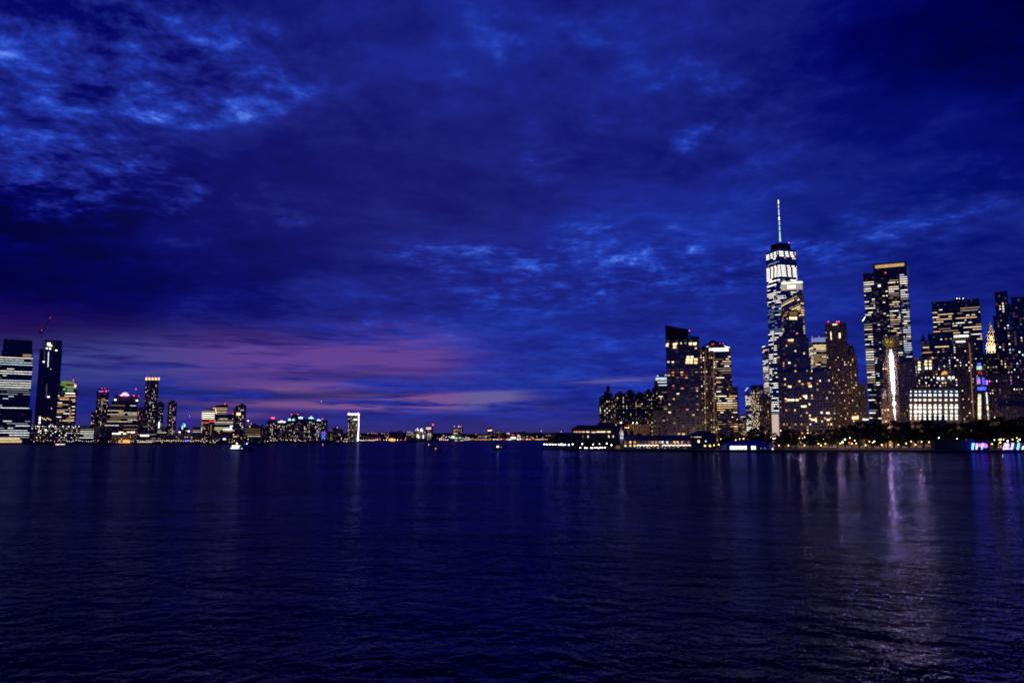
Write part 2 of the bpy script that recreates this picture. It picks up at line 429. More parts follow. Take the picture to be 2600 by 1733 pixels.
def Dman(px):
    for (a, ya), (b, yb) in zip(MSH, MSH[1:]):
        if a <= px <= b: return Dwater(ya + (yb - ya) * (px - a) / (b - a))
    return Dwater(1148)
def Djer(px):
    for (a, ya), (b, yb) in zip(JSH, JSH[1:]):
        if a <= px <= b: return Dwater(ya + (yb - ya) * (px - a) / (b - a))
    return Dwater(1118)
# low ridges on the skyline
rnd = random.Random(3)
def ridge(x0, x1, ytop, D, step, amp_, seed, depth=600):
    r = random.Random(seed); b = MB(); hm = mat('hill_dark', (.025, .028, .03), .95, scale=.01)
    n = int((x1 - x0) / step); prev = None
    ph = [r.uniform(0, 6) for _ in range(4)]
    for i in range(n + 1):
        px = x0 + (x1 - x0) * i / n
        yy = ytop + amp_ * (math.sin(px / 60 + ph[0]) * .5 + math.sin(px / 23 + ph[1]) * .3 + r.uniform(-.35, .35))
        a = Vector((Xat(px, 1112, D), D, 1.0)); t = P(px, yy, D + depth * .4); t.x = Xat(px, 1112, D + depth * .4)
        c = Vector((Xat(px, 1112, D + depth), D + depth, 1.0))
        if prev:
            b.face([prev[0], a, t, prev[1]], hm); b.face([prev[1], t, c, prev[2]], hm)
        prev = (a, t, c)
    return tag(b.build('hills'), kind='structure')
ridge(860, 1500, 1099, 7600, 9, 3.0, 1)
ridge(-150, 900, 1103, 5200, 12, 2.5, 2)
# ------------------------------------------------------------------ buildings
PANE = {}
def pane_mesh(colkey):
    ck0 = colkey; colkey = (colkey, EMS[0])
    if colkey not in PANE:
        me = bpy.data.meshes.new('window')
        me.from_pydata([(-.5, 0, -.5), (.5, 0, -.5), (.5, 0, .5), (-.5, 0, .5)], [], [(0, 1, 2, 3)])
        me.materials.append(em(ck0)); PANE[colkey] = me
    return PANE[colkey]
BL = []          # every building: (x centre, half width, short phrase)

def st(k='res', fh=3.2, bw=3.0, ww=.5, wh=.5, p=.3, cols='warm:5,yellow:3,white:2,orange:1', dens=(0, .2, .5, .9), sw=.3, top=1, prof=None, cap=100, glow=.32, gs=.10, gcol=(1, .58, .30), colvar=.6, rough=.7):
    return dict(locals())
def pick(r, cols):
    ps = [c.split(':') for c in cols.split(',')]
    k = r.choices([c[0] for c in ps], [float(c[1]) for c in ps])[0]
    return k + '2' if k in ('warm', 'yellow', 'white', 'cool', 'coolw') and r.random() < .36 else k

class Bld:
    """A building is an Empty at its base. Its walls, lit windows, roof pieces, lamps and masts are its parts."""
    def __init__(s, name, label, short, cat, D, tiers, wall=(.06, .05, .045), style=None, group=None, depth=None, seed=None, gz=2.0):
        xs = [t[0] for t in tiers] + [t[1] for t in tiers]
        s.x0, s.x1, s.D = min(xs), max(xs), D
        s.yt = min(t[2] for t in tiers)
        s.r = random.Random(seed if seed is not None else hash_(label))
        cx = (s.x0 + s.x1) / 2
        s.loc = Vector((Xat(cx, 1100, D), D, gz))
        s.root = empty(name, s.loc, label, cat, group)
        s.short = short
        BL.append((cx, (s.x1 - s.x0) / 2, short))
        s.wins = []; s.style = style or st(); s.mb = MB(); s.rf = MB(); s.wall = wall; s.tz = []; s.tp = []
        s.depth = depth
        am = s.am = math.atan2(Xat(cx, 1000, 1), 1)             # the front faces the harbour, square to this bearing
        s.u = Vector((math.cos(am), -math.sin(am))); s.n = Vector((math.sin(am), math.cos(am)))
        for t in tiers: s.tier(*t)
    def hitp(s, px, py, D):
        c = Vector((D * math.tan(s.am), D)).dot(s.n)
        d = Vector((Xat(px, py, 1), 1.0))
        return d * (c / d.dot(s.n))
    def pt(s, px, py, D):
        h = s.hitp(px, py, D)
        return Vector((h.x, h.y, Zat(py, h.y)))
    def span(s, x0, x1, py, D):
        return s.hitp(x0, py, D), s.hitp(x1, py, D), s.u, s.n
    def tier(s, x0, x1, yt, o=None):
        o = o or {}
        D = s.D + o.get('dD', 0)
        z0 = s.loc.z if o.get('on') is None else s.tz[o['on']]
        sty = dict(s.style); sty.update(o.get('st', {}))
        z1 = Zat(yt, D if o.get('xc') else s.hitp((x0 + x1) / 2, yt, D).y)
        wall = o.get('wall', s.wall)
        fm = facade(wall, sty['bw'], sty['fh'], sty['ww'], sty['wh'], sty['glow'], sty['gcol'], sty['gs'], sty['rough'])
        xc = o.get('xc')
        if xc is None:
            L, R, u, n = s.span(x0, x1, yt, D)
            wd = (R - L).length
            dp = o.get('depth', s.depth or min(max(wd * .8, 14), 60))
            poly = [L, R, R + n * dp - u * wd * .06, L + n * dp + u * wd * .06]
            faces = [(L, R)]
            zt = None
            if 'yr' in o:
                zr = Zat(o['yr'], R.y); zt = [z1, zr, zr, z1]
        else:
            C = Vector((Xat(xc, yt, D), D))
            wl, wr = xc - x0, x1 - xc
            be = math.atan2(wl, wr) if 'be' not in o else o['be']
            am = math.atan2(C.x, C.y)
            v = Vector((math.cos(am - be), -math.sin(am - be)))      # along the right-hand face
            v = Vector((math.cos(-am + be), math.sin(-am + be)))
            w_ = Vector((-v.y, v.x))                                  # along the left-hand face, away from us
            def hit(px, d):
                X = Xat(px, yt, 1)                                    # ray (X,1): C + d*t
                den = d.x - X * d.y
                return C + d * ((X * C.y - C.x) / den)
            R = hit(x1, v); L = hit(x0, w_)
            poly = [C, R, R + (L - C), L]
            faces = [(C, R), (L, C)]; zt = None
            if 'yr' in o:
                zr = Zat(o['yr'], D); zl = z1; zt = [(zl + zr) / 2, zr, (zl + zr) / 2, zl]
        s.mb.prism([tuple(p) for p in poly], z0, z1, fm, top=ROOF, zt=zt)
        s.tz.append(z1 if zt is None else min(zt)); s.tp.append((poly, z1))
        # parapet / plant room
        if not o.get('flat') and zt is None and (z1 - z0) > 18:
            cx = sum(p.x for p in poly) / 4; cy = sum(p.y for p in poly) / 4
            k = s.r.uniform(.35, .6); hh = s.r.uniform(2.2, 4.5)
            s.rf = MB(); s.rf.prism([(cx + (p.x - cx) * k, cy + (p.y - cy) * k) for p in poly], z1, z1 + hh, ROOF)
            if s.r.random() < .6:
                k2 = s.r.uniform(-.5, .5)
                s.rf.tube([(cx + (poly[1].x - cx) * k2, cy, z1 + hh - 1), (cx + (poly[1].x - cx) * k2, cy, z1 + hh + s.r.uniform(3, 8))], .18, DARK, 4)
            s.rf.build('plant_room', s.root, s.loc)
        if sty['k'] != 'none':
            for fi, (a, b) in enumerate(faces):
                s.windows(a, b, z0, min(zt) if zt else z1, D, sty, o.get('p2') if fi else None)
    def windows(s, a, b, z0, z1, D, sy, pm=None):
        r = s.r; Lg = (b - a).length
        nc = int(Lg / sy['bw'] + .02); nr = int((z1 - z0) / sy['fh']) - sy['top']
        if nc < 1 or nr < 1: return
        u = (b - a) / Lg; rz = math.atan2(u.y, u.x); out_ = Vector((u.y, -u.x)) * 0.12
        colf = [1 + r.uniform(-sy['colvar'], sy['colvar']) for _ in range(nc)]
        for j in range(nr):
            zc = z0 + (j + .5) * sy['fh']
            k = 1.0
            if sy['prof']:
                y = pyof(zc, D); k = None
                for (ya, yb, d) in sy['prof']:
                    if ya <= y < yb: k = d
                if k is None: k = 0
            if pm is not None: k *= pm
            if sy['k'] == 'off':
                d = k if sy['prof'] else r.choice(sy['dens']) * k
                lit = r.random() < d; c0 = None
                for i in range(nc + 1):
                    if i < nc and r.random() < sy['sw']: lit = r.random() < d
                    on = lit and i < nc
                    if on and c0 is None: c0 = i; ck = pick(r, sy['cols'])
                    if not on and c0 is not None:
                        w = (i - c0) * sy['bw'] - sy['bw'] * (1 - sy['ww'])
                        s.wins.append((a + u * ((c0 + i) / 2 * sy['bw']) + out_, zc, w, sy['fh'] * sy['wh'] * (.66 if sy['wh'] < .55 else .58), rz, ck)); c0 = None
            else:
                for i in range(nc):
                    if r.random() < .82 * sy['p'] * k * (colf[i] if sy['k'] == 'res' else 1):
                        w = sy['bw'] * sy['ww'] * r.uniform(.45, .9)
                        s.wins.append((a + u * ((i + .5) * sy['bw']) + out_, zc + r.uniform(-.2, .2), w, sy['fh'] * sy['wh'] * r.uniform(.5, .9), rz, pick(r, sy['cols'])))
    # --- extra parts
    def rect(s, x0, y0, x1, y1, m, name, dD=-.5, th=.3, D=None):
        D = (D or s.D) + dD
        L, R, u, n = s.span(x0, x1, (y0 + y1) / 2, D)
        ym = (L.y + R.y) / 2; za, zb = Zat(y1, ym), Zat(y0, ym)
        b = MB(); b.prism([tuple(L), tuple(R), tuple(R + n * th), tuple(L + n * th)], za, zb, em(m) if isinstance(m, str) else m, bottom=True)
        return b.build(name, s.root, s.loc)
    def line(s, pts, r, m, name, dD=-.5):
        b = MB(); b.tube([s.pt(x, y, s.D + dD) for x, y in pts], r, em(m) if isinstance(m, str) else m, 6)
        return b.build(name, s.root, s.loc)
    def beacon(s, px, py, m='lampr', r=.55, name='beacon_light', dD=0, mast=None):
        b = MB(); p = s.pt(px, py, s.D + dD); b.ball(p, r, em(m))
        o = b.build(name, s.root, s.loc)
        if mast:
            b = MB(); b.tube([s.pt(px, mast, s.D + dD), p], [.35, .15], DARK, 5); b.build('antenna', s.root, s.loc)
        return o
    def mast(s, px, y0, y1, r0=.4, r1=.1, name='antenna', dD=2):
        b = MB(); b.tube([s.pt(px, y0, s.D + dD), s.pt(px, y1, s.D + dD)], [r0, r1], DARK, 6); return b.build(name, s.root, s.loc)
    def pyramid(s, x0, x1, yb, ya, m, name='roof', dD=0, xa=None, depth=None):
        D = s.D + dD
        L, R, u, n = s.span(x0, x1, yb, D); wd = (R - L).length; d = depth or wd
        poly = [tuple(L), tuple(R), tuple(R + n * d), tuple(L + n * d)]
        c = (L + R) / 2 + n * d / 2; zb = Zat(yb, (L.y + R.y) / 2)
        ap = (c.x if xa is None else Xat(xa, ya, c.y), c.y, Zat(ya, c.y))
        b = MB(); b.cone(poly, zb, ap, m); return b.build(name, s.root, s.loc)
    def dome(s, x0, x1, yb, yt, m, name='roof', dD=4):
        D = s.D + dD; p = s.pt((x0 + x1) / 2, yb, D); D = p.y; r = (Xat(x1, yb, D) - Xat(x0, yb, D)) / 2; h = Zat(yt, D) - p.z
        b = MB(); b.lathe(p, [(r, 0), (r * .96, h * .3), (r * .75, h * .65), (r * .4, h * .9), (.05, h)], em(m) if isinstance(m, str) else m, 12)
        return b.build(name, s.root, s.loc)
    def done(s):
        s.mb.build('facade', s.root, s.loc)
        s.wins.sort(key=lambda t: -t[2] * t[3])
        cap = s.style['cap']
        for (p, z, w, h, rz, ck) in s.wins[:cap]:
            o = bpy.data.objects.new('window', pane_mesh(ck)); COL.objects.link(o); o.parent = s.root
            o.location = Vector((p.x, p.y, z)) - s.loc; o.scale = (w, 1, h); o.rotation_euler = (0, 0, rz)
        if len(s.wins) > cap:
            b = MB()
            for (p, z, w, h, rz, ck) in s.wins[cap:]:
                c, sn = math.cos(rz) * w / 2, math.sin(rz) * w / 2
                b.face([(p.x - c, p.y - sn, z - h / 2), (p.x + c, p.y + sn, z - h / 2), (p.x + c, p.y + sn, z + h / 2), (p.x - c, p.y - sn, z + h / 2)], em(ck))
            tag(b.build('window', s.root, s.loc), kind='stuff')
        return s
def hash_(t):
    h = 7
    for ch in t: h = (h * 131 + ord(ch)) % 1000003
    return h

# wall colours
BRICK = (.095, .055, .050); DBRICK = (.048, .030, .030); BEIGE = (.30, .22, .16); GLASS = (.035, .045, .07); CONC = (.16, .14, .13); TAN = (.20, .14, .095); BLUEG = (.05, .06, .10)
WARM = 'warm:6,yellow:4,white:2,orange:1.5,dimw:4,dimo:2'
MIXW = 'warm:3,yellow:4,white:4,cool:.6,orange:.5,dimw:1.5'
OFFW = 'white:5,yellow:4,warm:2,cool:1,dimw:1'
COOLW = 'cool:4,white:5,yellow:1,dimc:1'
RESM = st('res', 3.3, 3.0, .5, .5, .24, WARM)
OFFM = st('off', 4.0, 3.0, .8, .42, .5, OFFW)

# ================================================================== Manhattan side
# --- brick apartments with lantern crown
B = Bld('apartment_building', 'dark brick apartment block with stepped crown and pointed lantern on its roof', 'lantern crowned apartment block', 'building', 1150,
        [(1521, 1562, 1008, {'xc': 1551, 'flat': 1}), (1526, 1556, 1003, {'on': 0, 'dD': 6, 'flat': 1}), (1533, 1553.5, 994, {'on': 1, 'dD': 8, 'flat': 1, 'st': {'p': .1}}), (1539.5, 1548.5, 984, {'on': 2, 'dD': 12, 'flat': 1, 'st': {'k': 'none'}})],
        BRICK, st('res', 3.3, 3.6, .62, .62, .34, 'yellow:4,warm:4,white:3,orange:1,dimw:1', prof=[(995, 1020, .4), (1020, 1026, 0.5), (1026, 1080, 1.15), (1080, 1200, .5)]))
B.pyramid(1540, 1548, 984, 975.5, ROOF, 'lantern_roof', dD=12); B.done()
# --- long apartment wall right of it
Bld('apartment_building', 'long dark brick apartment slab with scattered warm windows beside the lantern crowned block', 'long brick apartment slab', 'building', 1190,
    [(1560, 1588, 998), (1588, 1612, 994, {'dD': -6}), (1612, 1636, 999), (1636, 1658, 993, {'dD': -5}), (1655, 1672, 985, {'dD': 4})], BRICK, st('res', 3.2, 3.0, .55, .55, .27, WARM)).done()
# --- stepped tower with white lit terraces
B = Bld('office_tower', 'terraced tower with white glowing stepped top, half hidden by the dark slanted tower', 'white terraced tower', 'building', 1400,
        [(1657, 1700, 985), (1661, 1700, 965, {'on': 0, 'dD': 3}), (1664, 1700, 957, {'on': 1, 'dD': 6, 'flat': 1}), (1670, 1698, 950, {'on': 2, 'dD': 9, 'flat': 1, 'st': {'k': 'none'}})], BLUEG,
        st('off', 3.8, 2.6, .7, .5, .5, 'white:4,cool:2,yellow:2,dimw:2', sw=.6, prof=[(940, 966, .5), (966, 990, .55), (990, 1120, .35)]))
for (a, b_, y) in ((1664, 1698, 963), (1665.5, 1698, 959.2), (1670, 1698, 969.5), (1688, 1698, 952), (1668, 1672, 954)): B.rect(a, y - 1, b_, y + .9, 'cool', 'light_band', dD=-1)
B.done()
# --- low orange washed block
B = Bld('low_building', 'low sandstone block glowing dim orange behind the pier roof', 'low orange block', 'building', 1020,
        [(1590, 1650, 1076), (1596, 1614, 1073, {'dD': 4})], (.34, .20, .10), st('res', 3.4, 3.2, .4, .5, .1, 'warm:2,dimo:4', glow=.5, gs=.05))
for x in (1607, 1616.8): B.beacon(x, 1073, 'lamp', .5, 'floodlight', dD=-2)
for x in (1587, 1591.5, 1596): B.beacon(x, 1085, 'lampy', .45, 'floodlight', dD=-8)
B.done()
# --- the near dark tower with slanted parapet
B = Bld('hotel_tower', 'tall dark brick tower with slanted screen wall on its left roof', 'dark slant topped tower', 'building', 1000,
        [(1657, 1694, 1041, {'st': {'p': .16, 'cols': 'cool:3,white:2,dimc:5,warm:1'}, 'wall': (.10, .085, .08)}), (1690, 1749, 860, {'dD': -3, 'flat': 1}), (1749, 1775.5, 853, {'dD': -3, 'flat': 1})], (.042, .028, .026),
        st('res', 3.45, 5.6, .72, .60, .17, 'warm:5,yellow:3,white:1,orange:2.5,dimw:1.5,dimo:3', colvar=.4, glow=.5, gs=.035, prof=[(850, 866, .2), (866, 884, 2.1), (884, 900, .3), (900, 905, .8), (905, 924, 1.5), (924, 938, .25), (938, 970, 1.7), (970, 983, .5), (983, 989, 2.4), (989, 1003, .5), (1003, 1018, 1.5), (1018, 1033, 1.0), (1033, 1039, 4.6), (1039, 1050, .8), (1050, 1080, .9), (1080, 1110, 1.6)]))
D_ = 997
L, R, u, n = B.span(1690, 1748.5, 860, D_)
b = MB(); z0 = Zat(860, (L.y + R.y) / 2)
b.prism([tuple(L), tuple(R), tuple(R + n * 22), tuple(L + n * 22)], z0, z0, mat('screen_wall', (.02, .02, .025), .7), zt=[Zat(824.5, D_), Zat(837, D_), Zat(837, D_), Zat(824.5, D_)])
b.build('slanted_parapet', B.root, B.loc)
B.rect(1768, 852.5, 1776, 857, CONC and mat('pale_metal', (.3, .3, .32), .4), 'roof_edge', dD=-4)
for (x, y, w, h, c) in ((1747, 906, 7, 5.5, 'yellow'), (1757, 906, 7, 5.5, 'yellow'), (1746, 913, 9, 6, 'yellow'), (1755.5, 913, 8, 6, 'yellow'), (1767, 912, 9, 6, 'warm'), (1745, 920, 9, 5.5, 'warm'), (1755, 920, 8, 5.5, 'yellow'), (1766.5, 920, 9, 5.5, 'warm'), (1713, 874, 8.5, 6.5, 'yellow'), (1713, 881.5, 8.5, 5, 'warm'), (1694, 876.5, 6, 6, 'yellow'), (1753, 872.5, 7.5, 6, 'yellow'), (1764, 872.5, 8, 6, 'yellow')):
    B.rect(x - w / 2, y - h / 2, x + w / 2, y + h / 2, c, 'window', dD=-3.4, th=.1)
B.beacon(1750.5, 839, 'lampr', .5, dD=-1, mast=853); B.done()
# --- beige building hard right of it
B = Bld('apartment_tower', 'narrow beige tower with bright corner column of windows, right of the dark slanted tower', 'narrow beige corner tower', 'building', 1090,
        [(1776, 1800, 883), (1797, 1816, 893, {'dD': 6})], (.22, .15, .10), st('res', 3.4, 3.4, .6, .6, .33, 'yellow:5,warm:4,white:2,dimw:3', glow=.5, gs=.10, prof=[(880, 895, .4), (895, 1130, 1.15)]))
for x in (1789.3, 1811.5): B.line([(x, 905), (x + 2.5, 1096)], .35, 'dimw', 'corner_light_strip', dD=-2.0)
B.done()
# --- pyramid roofed office
B = Bld('office_tower', 'office tower with dark pyramid roof and bright white cornice bands', 'pyramid roofed office tower', 'building', 1330,
        [(1800, 1873, 981, {'flat': 1}), (1795, 1856, 893, {'dD': -2, 'flat': 1}), (1781, 1855, 880, {'on': 1, 'dD': 1, 'flat': 1, 'st': {'k': 'none'}})], (.045, .035, .035),
        st('off', 4.0, 3.1, .62, .42, .5, 'yellow:4,warm:5,white:3,orange:1,dimw:1', sw=.55, prof=[(893, 908, .55), (908, 935, .6), (935, 960, .65), (960, 985, .5), (985, 1000, .35), (1000, 1022, .6), (1022, 1036, .95), (1036, 1045, .95), (1045, 1075, .3), (1075, 1100, .45)]))
B.pyramid(1783, 1853, 880, 862, mat('slate_roof', (.06, .09, .11), .6), 'roof', dD=2, xa=1809)
for (a, b_, y) in ((1794, 1849, 885), (1793, 1850, 889.6)): B.rect(a, y - 1.4, b_, y + 1.5, 'hot', 'cornice_light', dD=-2)
B.line([(1783, 880), (1800, 879.2)], .5, 'cool', 'cornice_light', dD=-2); B.line([(1839, 878), (1853, 882)], .5, 'hot', 'cornice_light', dD=-2)
for x, y in ((1808, 874), (1812, 872.5), (1828, 872), (1836, 873)): B.beacon(x, y, 'lampr', .45, dD=-1)
B.done()
Bld('office_tower', 'slim pale tower edge peeking out right of the pyramid roofed office', 'slim pale tower edge', 'building', 1500, [(1866, 1876, 1032)], CONC, st('off', 4, 2.5, .8, .5, cols=OFFW, prof=[(1030, 1120, .7)])).done()
# --- far midtown group in the gap
rr = random.Random(5)
for i, (a, b_, y, d) in enumerate(((1876, 1884, 1066, 2600), (1880, 1893, 1052, 2900), (1885, 1898, 1062, 2500), (1890, 1904, 1071, 2300))):
    lab = ['far small tower with reddish lit crown in the gap left of the spire tower', 'low far tower with pink roof lights in the gap', 'hazy distant tower in the gap beside the slanted glass tower', 'low distant block at the bottom of the gap by the trees'][i]
    Bld('office_tower', lab, ['far red crowned tower', 'far pink topped tower', 'hazy distant tower', 'low distant block'][i], 'building', d, [(a, b_, y, {'flat': 1})], (.10, .09, .12), st('off', 4.2, 3, .75, .5, cols='rose:3,warm:3,yellow:3,dimw:4', prof=[(1000, 1120, .45)], cap=40)).done()
B = Bld('office_tower', 'slim glass tower with slanted glowing tip left of the gridded office block', 'slant tipped glass tower', 'building', 2000, [(1892, 1905.5, 996)], GLASS, st('off', 4, 2.6, .85, .6, cols='cool:3,white:4,yellow:2', prof=[(990, 1030, .85), (1030, 1042, .2), (1042, 1110, .6)], cap=60))
B.line([(1892, 992), (1899, 983.5)], .7, 'cool', 'crown_light'); B.mast(1900, 996, 982); B.done()
Bld('office_tower', 'flat topped office block gridded with small yellow windows, left of the beige tower', 'yellow gridded office block', 'building', 1800, [(1905, 1938, 977, {'flat': 1})], (.05, .04, .04),
    st('grid', 3.9, 3.0, .68, .6, .93, 'yellow:6,white:2,warm:3', top=3, prof=[(985, 1030, 1), (1030, 1110, .85)])).done()
Bld('office_building', 'narrow tan building with pale vertical piers below the curved tower', 'narrow tan pier building', 'building', 1450, [(1927, 1957, 1005)], (.36, .25, .15), st('res', 3.6, 3.4, .45, .6, .3, 'warm:3,yellow:3,dimw:3,greenw:1', glow=.6, gs=.12)).done()
B = Bld('office_tower', 'curved glass tower with lit crown just left of the spire tower', 'curved lit crown tower', 'building', 1750, [(1936, 1972, 893, {'xc': 1951, 'flat': 1}), (1935, 1968, 878, {'on': 0, 'dD': 4, 'xc': 1950, 'flat': 1})], GLASS,
        st('off', 3.7, 2.3, .8, .62, cols='white:5,cool:2,yellow:4,rose:1', sw=.5, prof=[(876, 882, .9), (882, 893, .5), (893, 902, .85), (902, 916, .1), (916, 922, .8), (922, 1100, .78)]))
B.line([(1935, 881), (1943, 878)], .6, 'hot', 'crown_light'); B.line([(1937, 917.5), (1948, 914)], .6, 'cool', 'crown_light'); B.done()

# --- the tall tapering spire tower: square base, square roof turned 45 degrees, eight triangular facets
DW = 1630.0
cpx = 1984.0
cY = DW + 22; cX = Xat(1987, 750, cY)
am = math.atan2(cX, cY)
loc = Vector((cX, cY, 2.0))
root = empty('skyscraper', loc, 'tallest glass tower with tapering facets and a lit white and green spire', 'building')
BL.append((1970, 20, 'tall spire tower'))
zb, zt_ = 58.0, Zat(632, DW)
psi = -am - math.radians(9)
bot = [Vector((cX + 43 * math.cos(psi + math.pi / 4 + k * math.pi / 2), cY + 43 * math.sin(psi + math.pi / 4 + k * math.pi / 2), 0)) for k in range(4)]
top = [Vector((cX + 31 * math.cos(psi + k * math.pi / 2), cY + 31 * math.sin(psi + k * math.pi / 2), 0)) for k in range(4)]
gm = mat('tower_glass', (.02, .03, .055), .08, 0.0, .2, .02); gm.node_tree.nodes['Principled BSDF'].inputs['IOR'].default_value = 2.6
b = MB()
def zz(p, z): return (p.x, p.y, z)
for k in range(4):
    b.face([zz(bot[k], 2), zz(bot[(k + 1) % 4], 2), zz(bot[(k + 1) % 4], zb), zz(bot[k], zb)], gm)
    b.face([zz(bot[k], zb), zz(bot[(k + 1) % 4], zb), zz(top[(k + 1) % 4], zt_)], gm)
    b.face([zz(bot[k], zb), zz(top[(k + 1) % 4], zt_), zz(top[k], zt_)], gm)
b.face([zz(t, zt_) for t in top], ROOF)
b.build('facade', root, loc)
rW = random.Random(11)
wl = []
def octo(z):
    f = (z - zb) / (zt_ - zb); pts = []
    for k in range(4):
        # ring order by angle: top[k] at k*90, bot[k] at 45+k*90
        pts.append(bot[(k - 1) % 4].lerp(top[k], f)); pts.append(bot[k].lerp(top[k], f))
    return pts
def dens_w(y):
    for a, c, d, ck in ((634, 652.5, 1, 'white'), (652.5, 659, .25, 'warm'), (659, 664, .1, 'redd'), (664, 668, .35, 'steel'), (668, 674, .15, 'dimw'), (674, 704, 1, 'white'), (704, 713, .5, 'white'), (713, 728, .55, 'steel'), (728, 742, .35, 'cool'), (742, 770, .65, 'white'), (770, 810, .6, 'steel'), (810, 836, .55, 'steel'), (836, 850, .75, 'white'), (850, 1048, .6, 'white')):
        if a <= y < c: return d, ck
    return 0, 'white'
z = zb + 3
while z < zt_ - 4:
    y = pyof(z, DW); d, ck = dens_w(y)
    pts = octo(z)
    for i in range(8):
        a, c = pts[i], pts[(i + 1) % 8]
        e = c - a; Lg = math.hypot(e.x, e.y)
        if Lg < 3: continue
        nrm = Vector((e.y, -e.x)) / Lg
        if nrm.x * (-cX) + nrm.y * (-cY) < 60: continue
        n_ = max(1, int(Lg / 3.0)); litn = rW.random() < d; c0 = None
        for j in range(n_ + 1):
            if j < n_ and rW.random() < .3: litn = rW.random() < d
            on = litn and j < n_ and (d < 1 or j % max(4, n_ // 4) != 0 or j == 0)
            if on and c0 is None: c0 = j
            if not on and c0 is not None:
                k2 = ck if rW.random() < .75 else rW.choice(['white', 'cool', 'yellow', 'steel'])
                if y < 704 and d == 1: k2 = rW.choice(['white', 'coolw'])
                wl.append((a + e * (c0 / n_) + e * (.25 / n_), a + e * (j / n_) - e * (.25 / n_), nrm, z, k2)); c0 = None
    z += 4.45
def wpane(bb, t):
    a, c, nrm, z, k2 = t; o_ = nrm * .35; h = 2.4 if z > 335 else 1.35
    bb.face([(a.x + o_.x, a.y + o_.y, z - h / 2), (c.x + o_.x, c.y + o_.y, z - h / 2), (c.x + o_.x, c.y + o_.y, z + h / 2), (a.x + o_.x, a.y + o_.y, z + h / 2)], em(k2))
wl.sort(key=lambda t: -(t[1] - t[0]).length)
for t in wl[:100]:
    bb = MB(); wpane(bb, t); bb.build('window', root, loc)
bb = MB()
for t in wl[100:]: wpane(bb, t)
tag(bb.build('window', root, loc), kind='stuff')
b = MB(); rR = 21.0
b.lathe((cX, cY, zt_), [(20, 0), (rR, 1.5), (rR, 4), (rR - 2, 4.3), (rR - 2, 6), (rR, 6.3), (rR, 9), (rR - 2, 9.3), (rR - 2, 11), (rR, 11.3), (rR, 13.5), (3, 13.6)], mat('ring_metal', (.05, .05, .06), .4), 28)
b.build('roof_ring', root, loc)
sb = MB(); zs = zt_ + 13
zS = lambda y: Zat(y, cY)
spx = []
segs = [(614, 588, 1.9, 1.3, 'greenw'), (586, 574, 1.5, 1.1, 'greenw'), (572, 562, 1.4, 1.0, 'spirew'), (560, 550, 1.3, .9, 'hot'), (548, 531, 1.2, .8, 'spirew'), (529, 520, 1.1, .7, 'spirew'), (518, 505, 1.1, .4, 'hot')]
sb.tube([(cX, cY, zs), (cX, cY, zS(505)), (cX, cY, zS(494))], [.9, .5, .1], mat('spire_steel', (.2, .2, .22), .4), 8); 
for (ya, yb, r0, r1, ck) in segs:
    b = MB(); b.tube([(cX, cY, zS(ya)), (cX, cY, zS(yb))], [r0, r1], em(ck), 8); b.build('spire_light', root, loc)
    sb.lathe((cX, cY, zS(ya)), [(r0 * 1.2, -.4), (r0 * 1.2, .4)], DARK, 10)
for s_ in (-1, 1): sb.tube([(cX + s_ * 12, cY - 4, zs), (cX, cY, zS(590))], .25, DARK, 4)
sb.build('spire', root, loc)
b = MB(); b.ball((cX + 18, cY - 3, zS(616.5)), .7, em('lampr')); b.build('beacon_light', root, loc)
# pink lit glass podium
a, c = bot[3] + Vector((0, 0, 0)), bot[2]
Lp = P(1957, 1093, DW - 12); Rp = P(1978, 1093, DW - 12)
b = MB(); b.prism([(Lp.x, Lp.y), (Rp.x, Rp.y), (Rp.x, Rp.y + 4), (Lp.x, Lp.y + 4)], 2, Zat(1051, DW - 12), em('rose')); b.build('podium_screen', root, loc)

# --- rounded glass tower with luminous crown in front of it
B = Bld('office_tower', 'rounded glass tower with wide luminous crown overlapping the spire tower', 'luminous crown glass tower', 'building', 1280,
        [(1982, 2041, 737, {'xc': 2031, 'be': .35, 'flat': 1})], (.018, .016, .018), st('off', 3.9, 2.8, .85, .58, cols='warm:5,yellow:4,orange:2,white:1', sw=.3, prof=[(737, 745, .25), (745, 753, .6), (753, 775, .2), (775, 792, .42), (792, 800, .6), (800, 830, .35), (830, 850, .12), (850, 900, 0)], glow=.3))
c = B.tp[0][0]; cx_ = sum(p.x for p in c) / 4; cy_ = sum(p.y for p in c) / 4; D2 = 1282
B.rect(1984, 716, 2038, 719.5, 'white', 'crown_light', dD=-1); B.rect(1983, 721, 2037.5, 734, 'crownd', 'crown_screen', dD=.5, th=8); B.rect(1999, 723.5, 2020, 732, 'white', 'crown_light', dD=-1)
B.line([(1984, 719), (1994, 714.5), (2034, 713.5), (2038, 717)], .5, 'flood', 'crown_rail', dD=4)
B.line([(2038, 722), (2043, 870)], .3, 'dimc', 'corner_light_strip', dD=0); B.done()
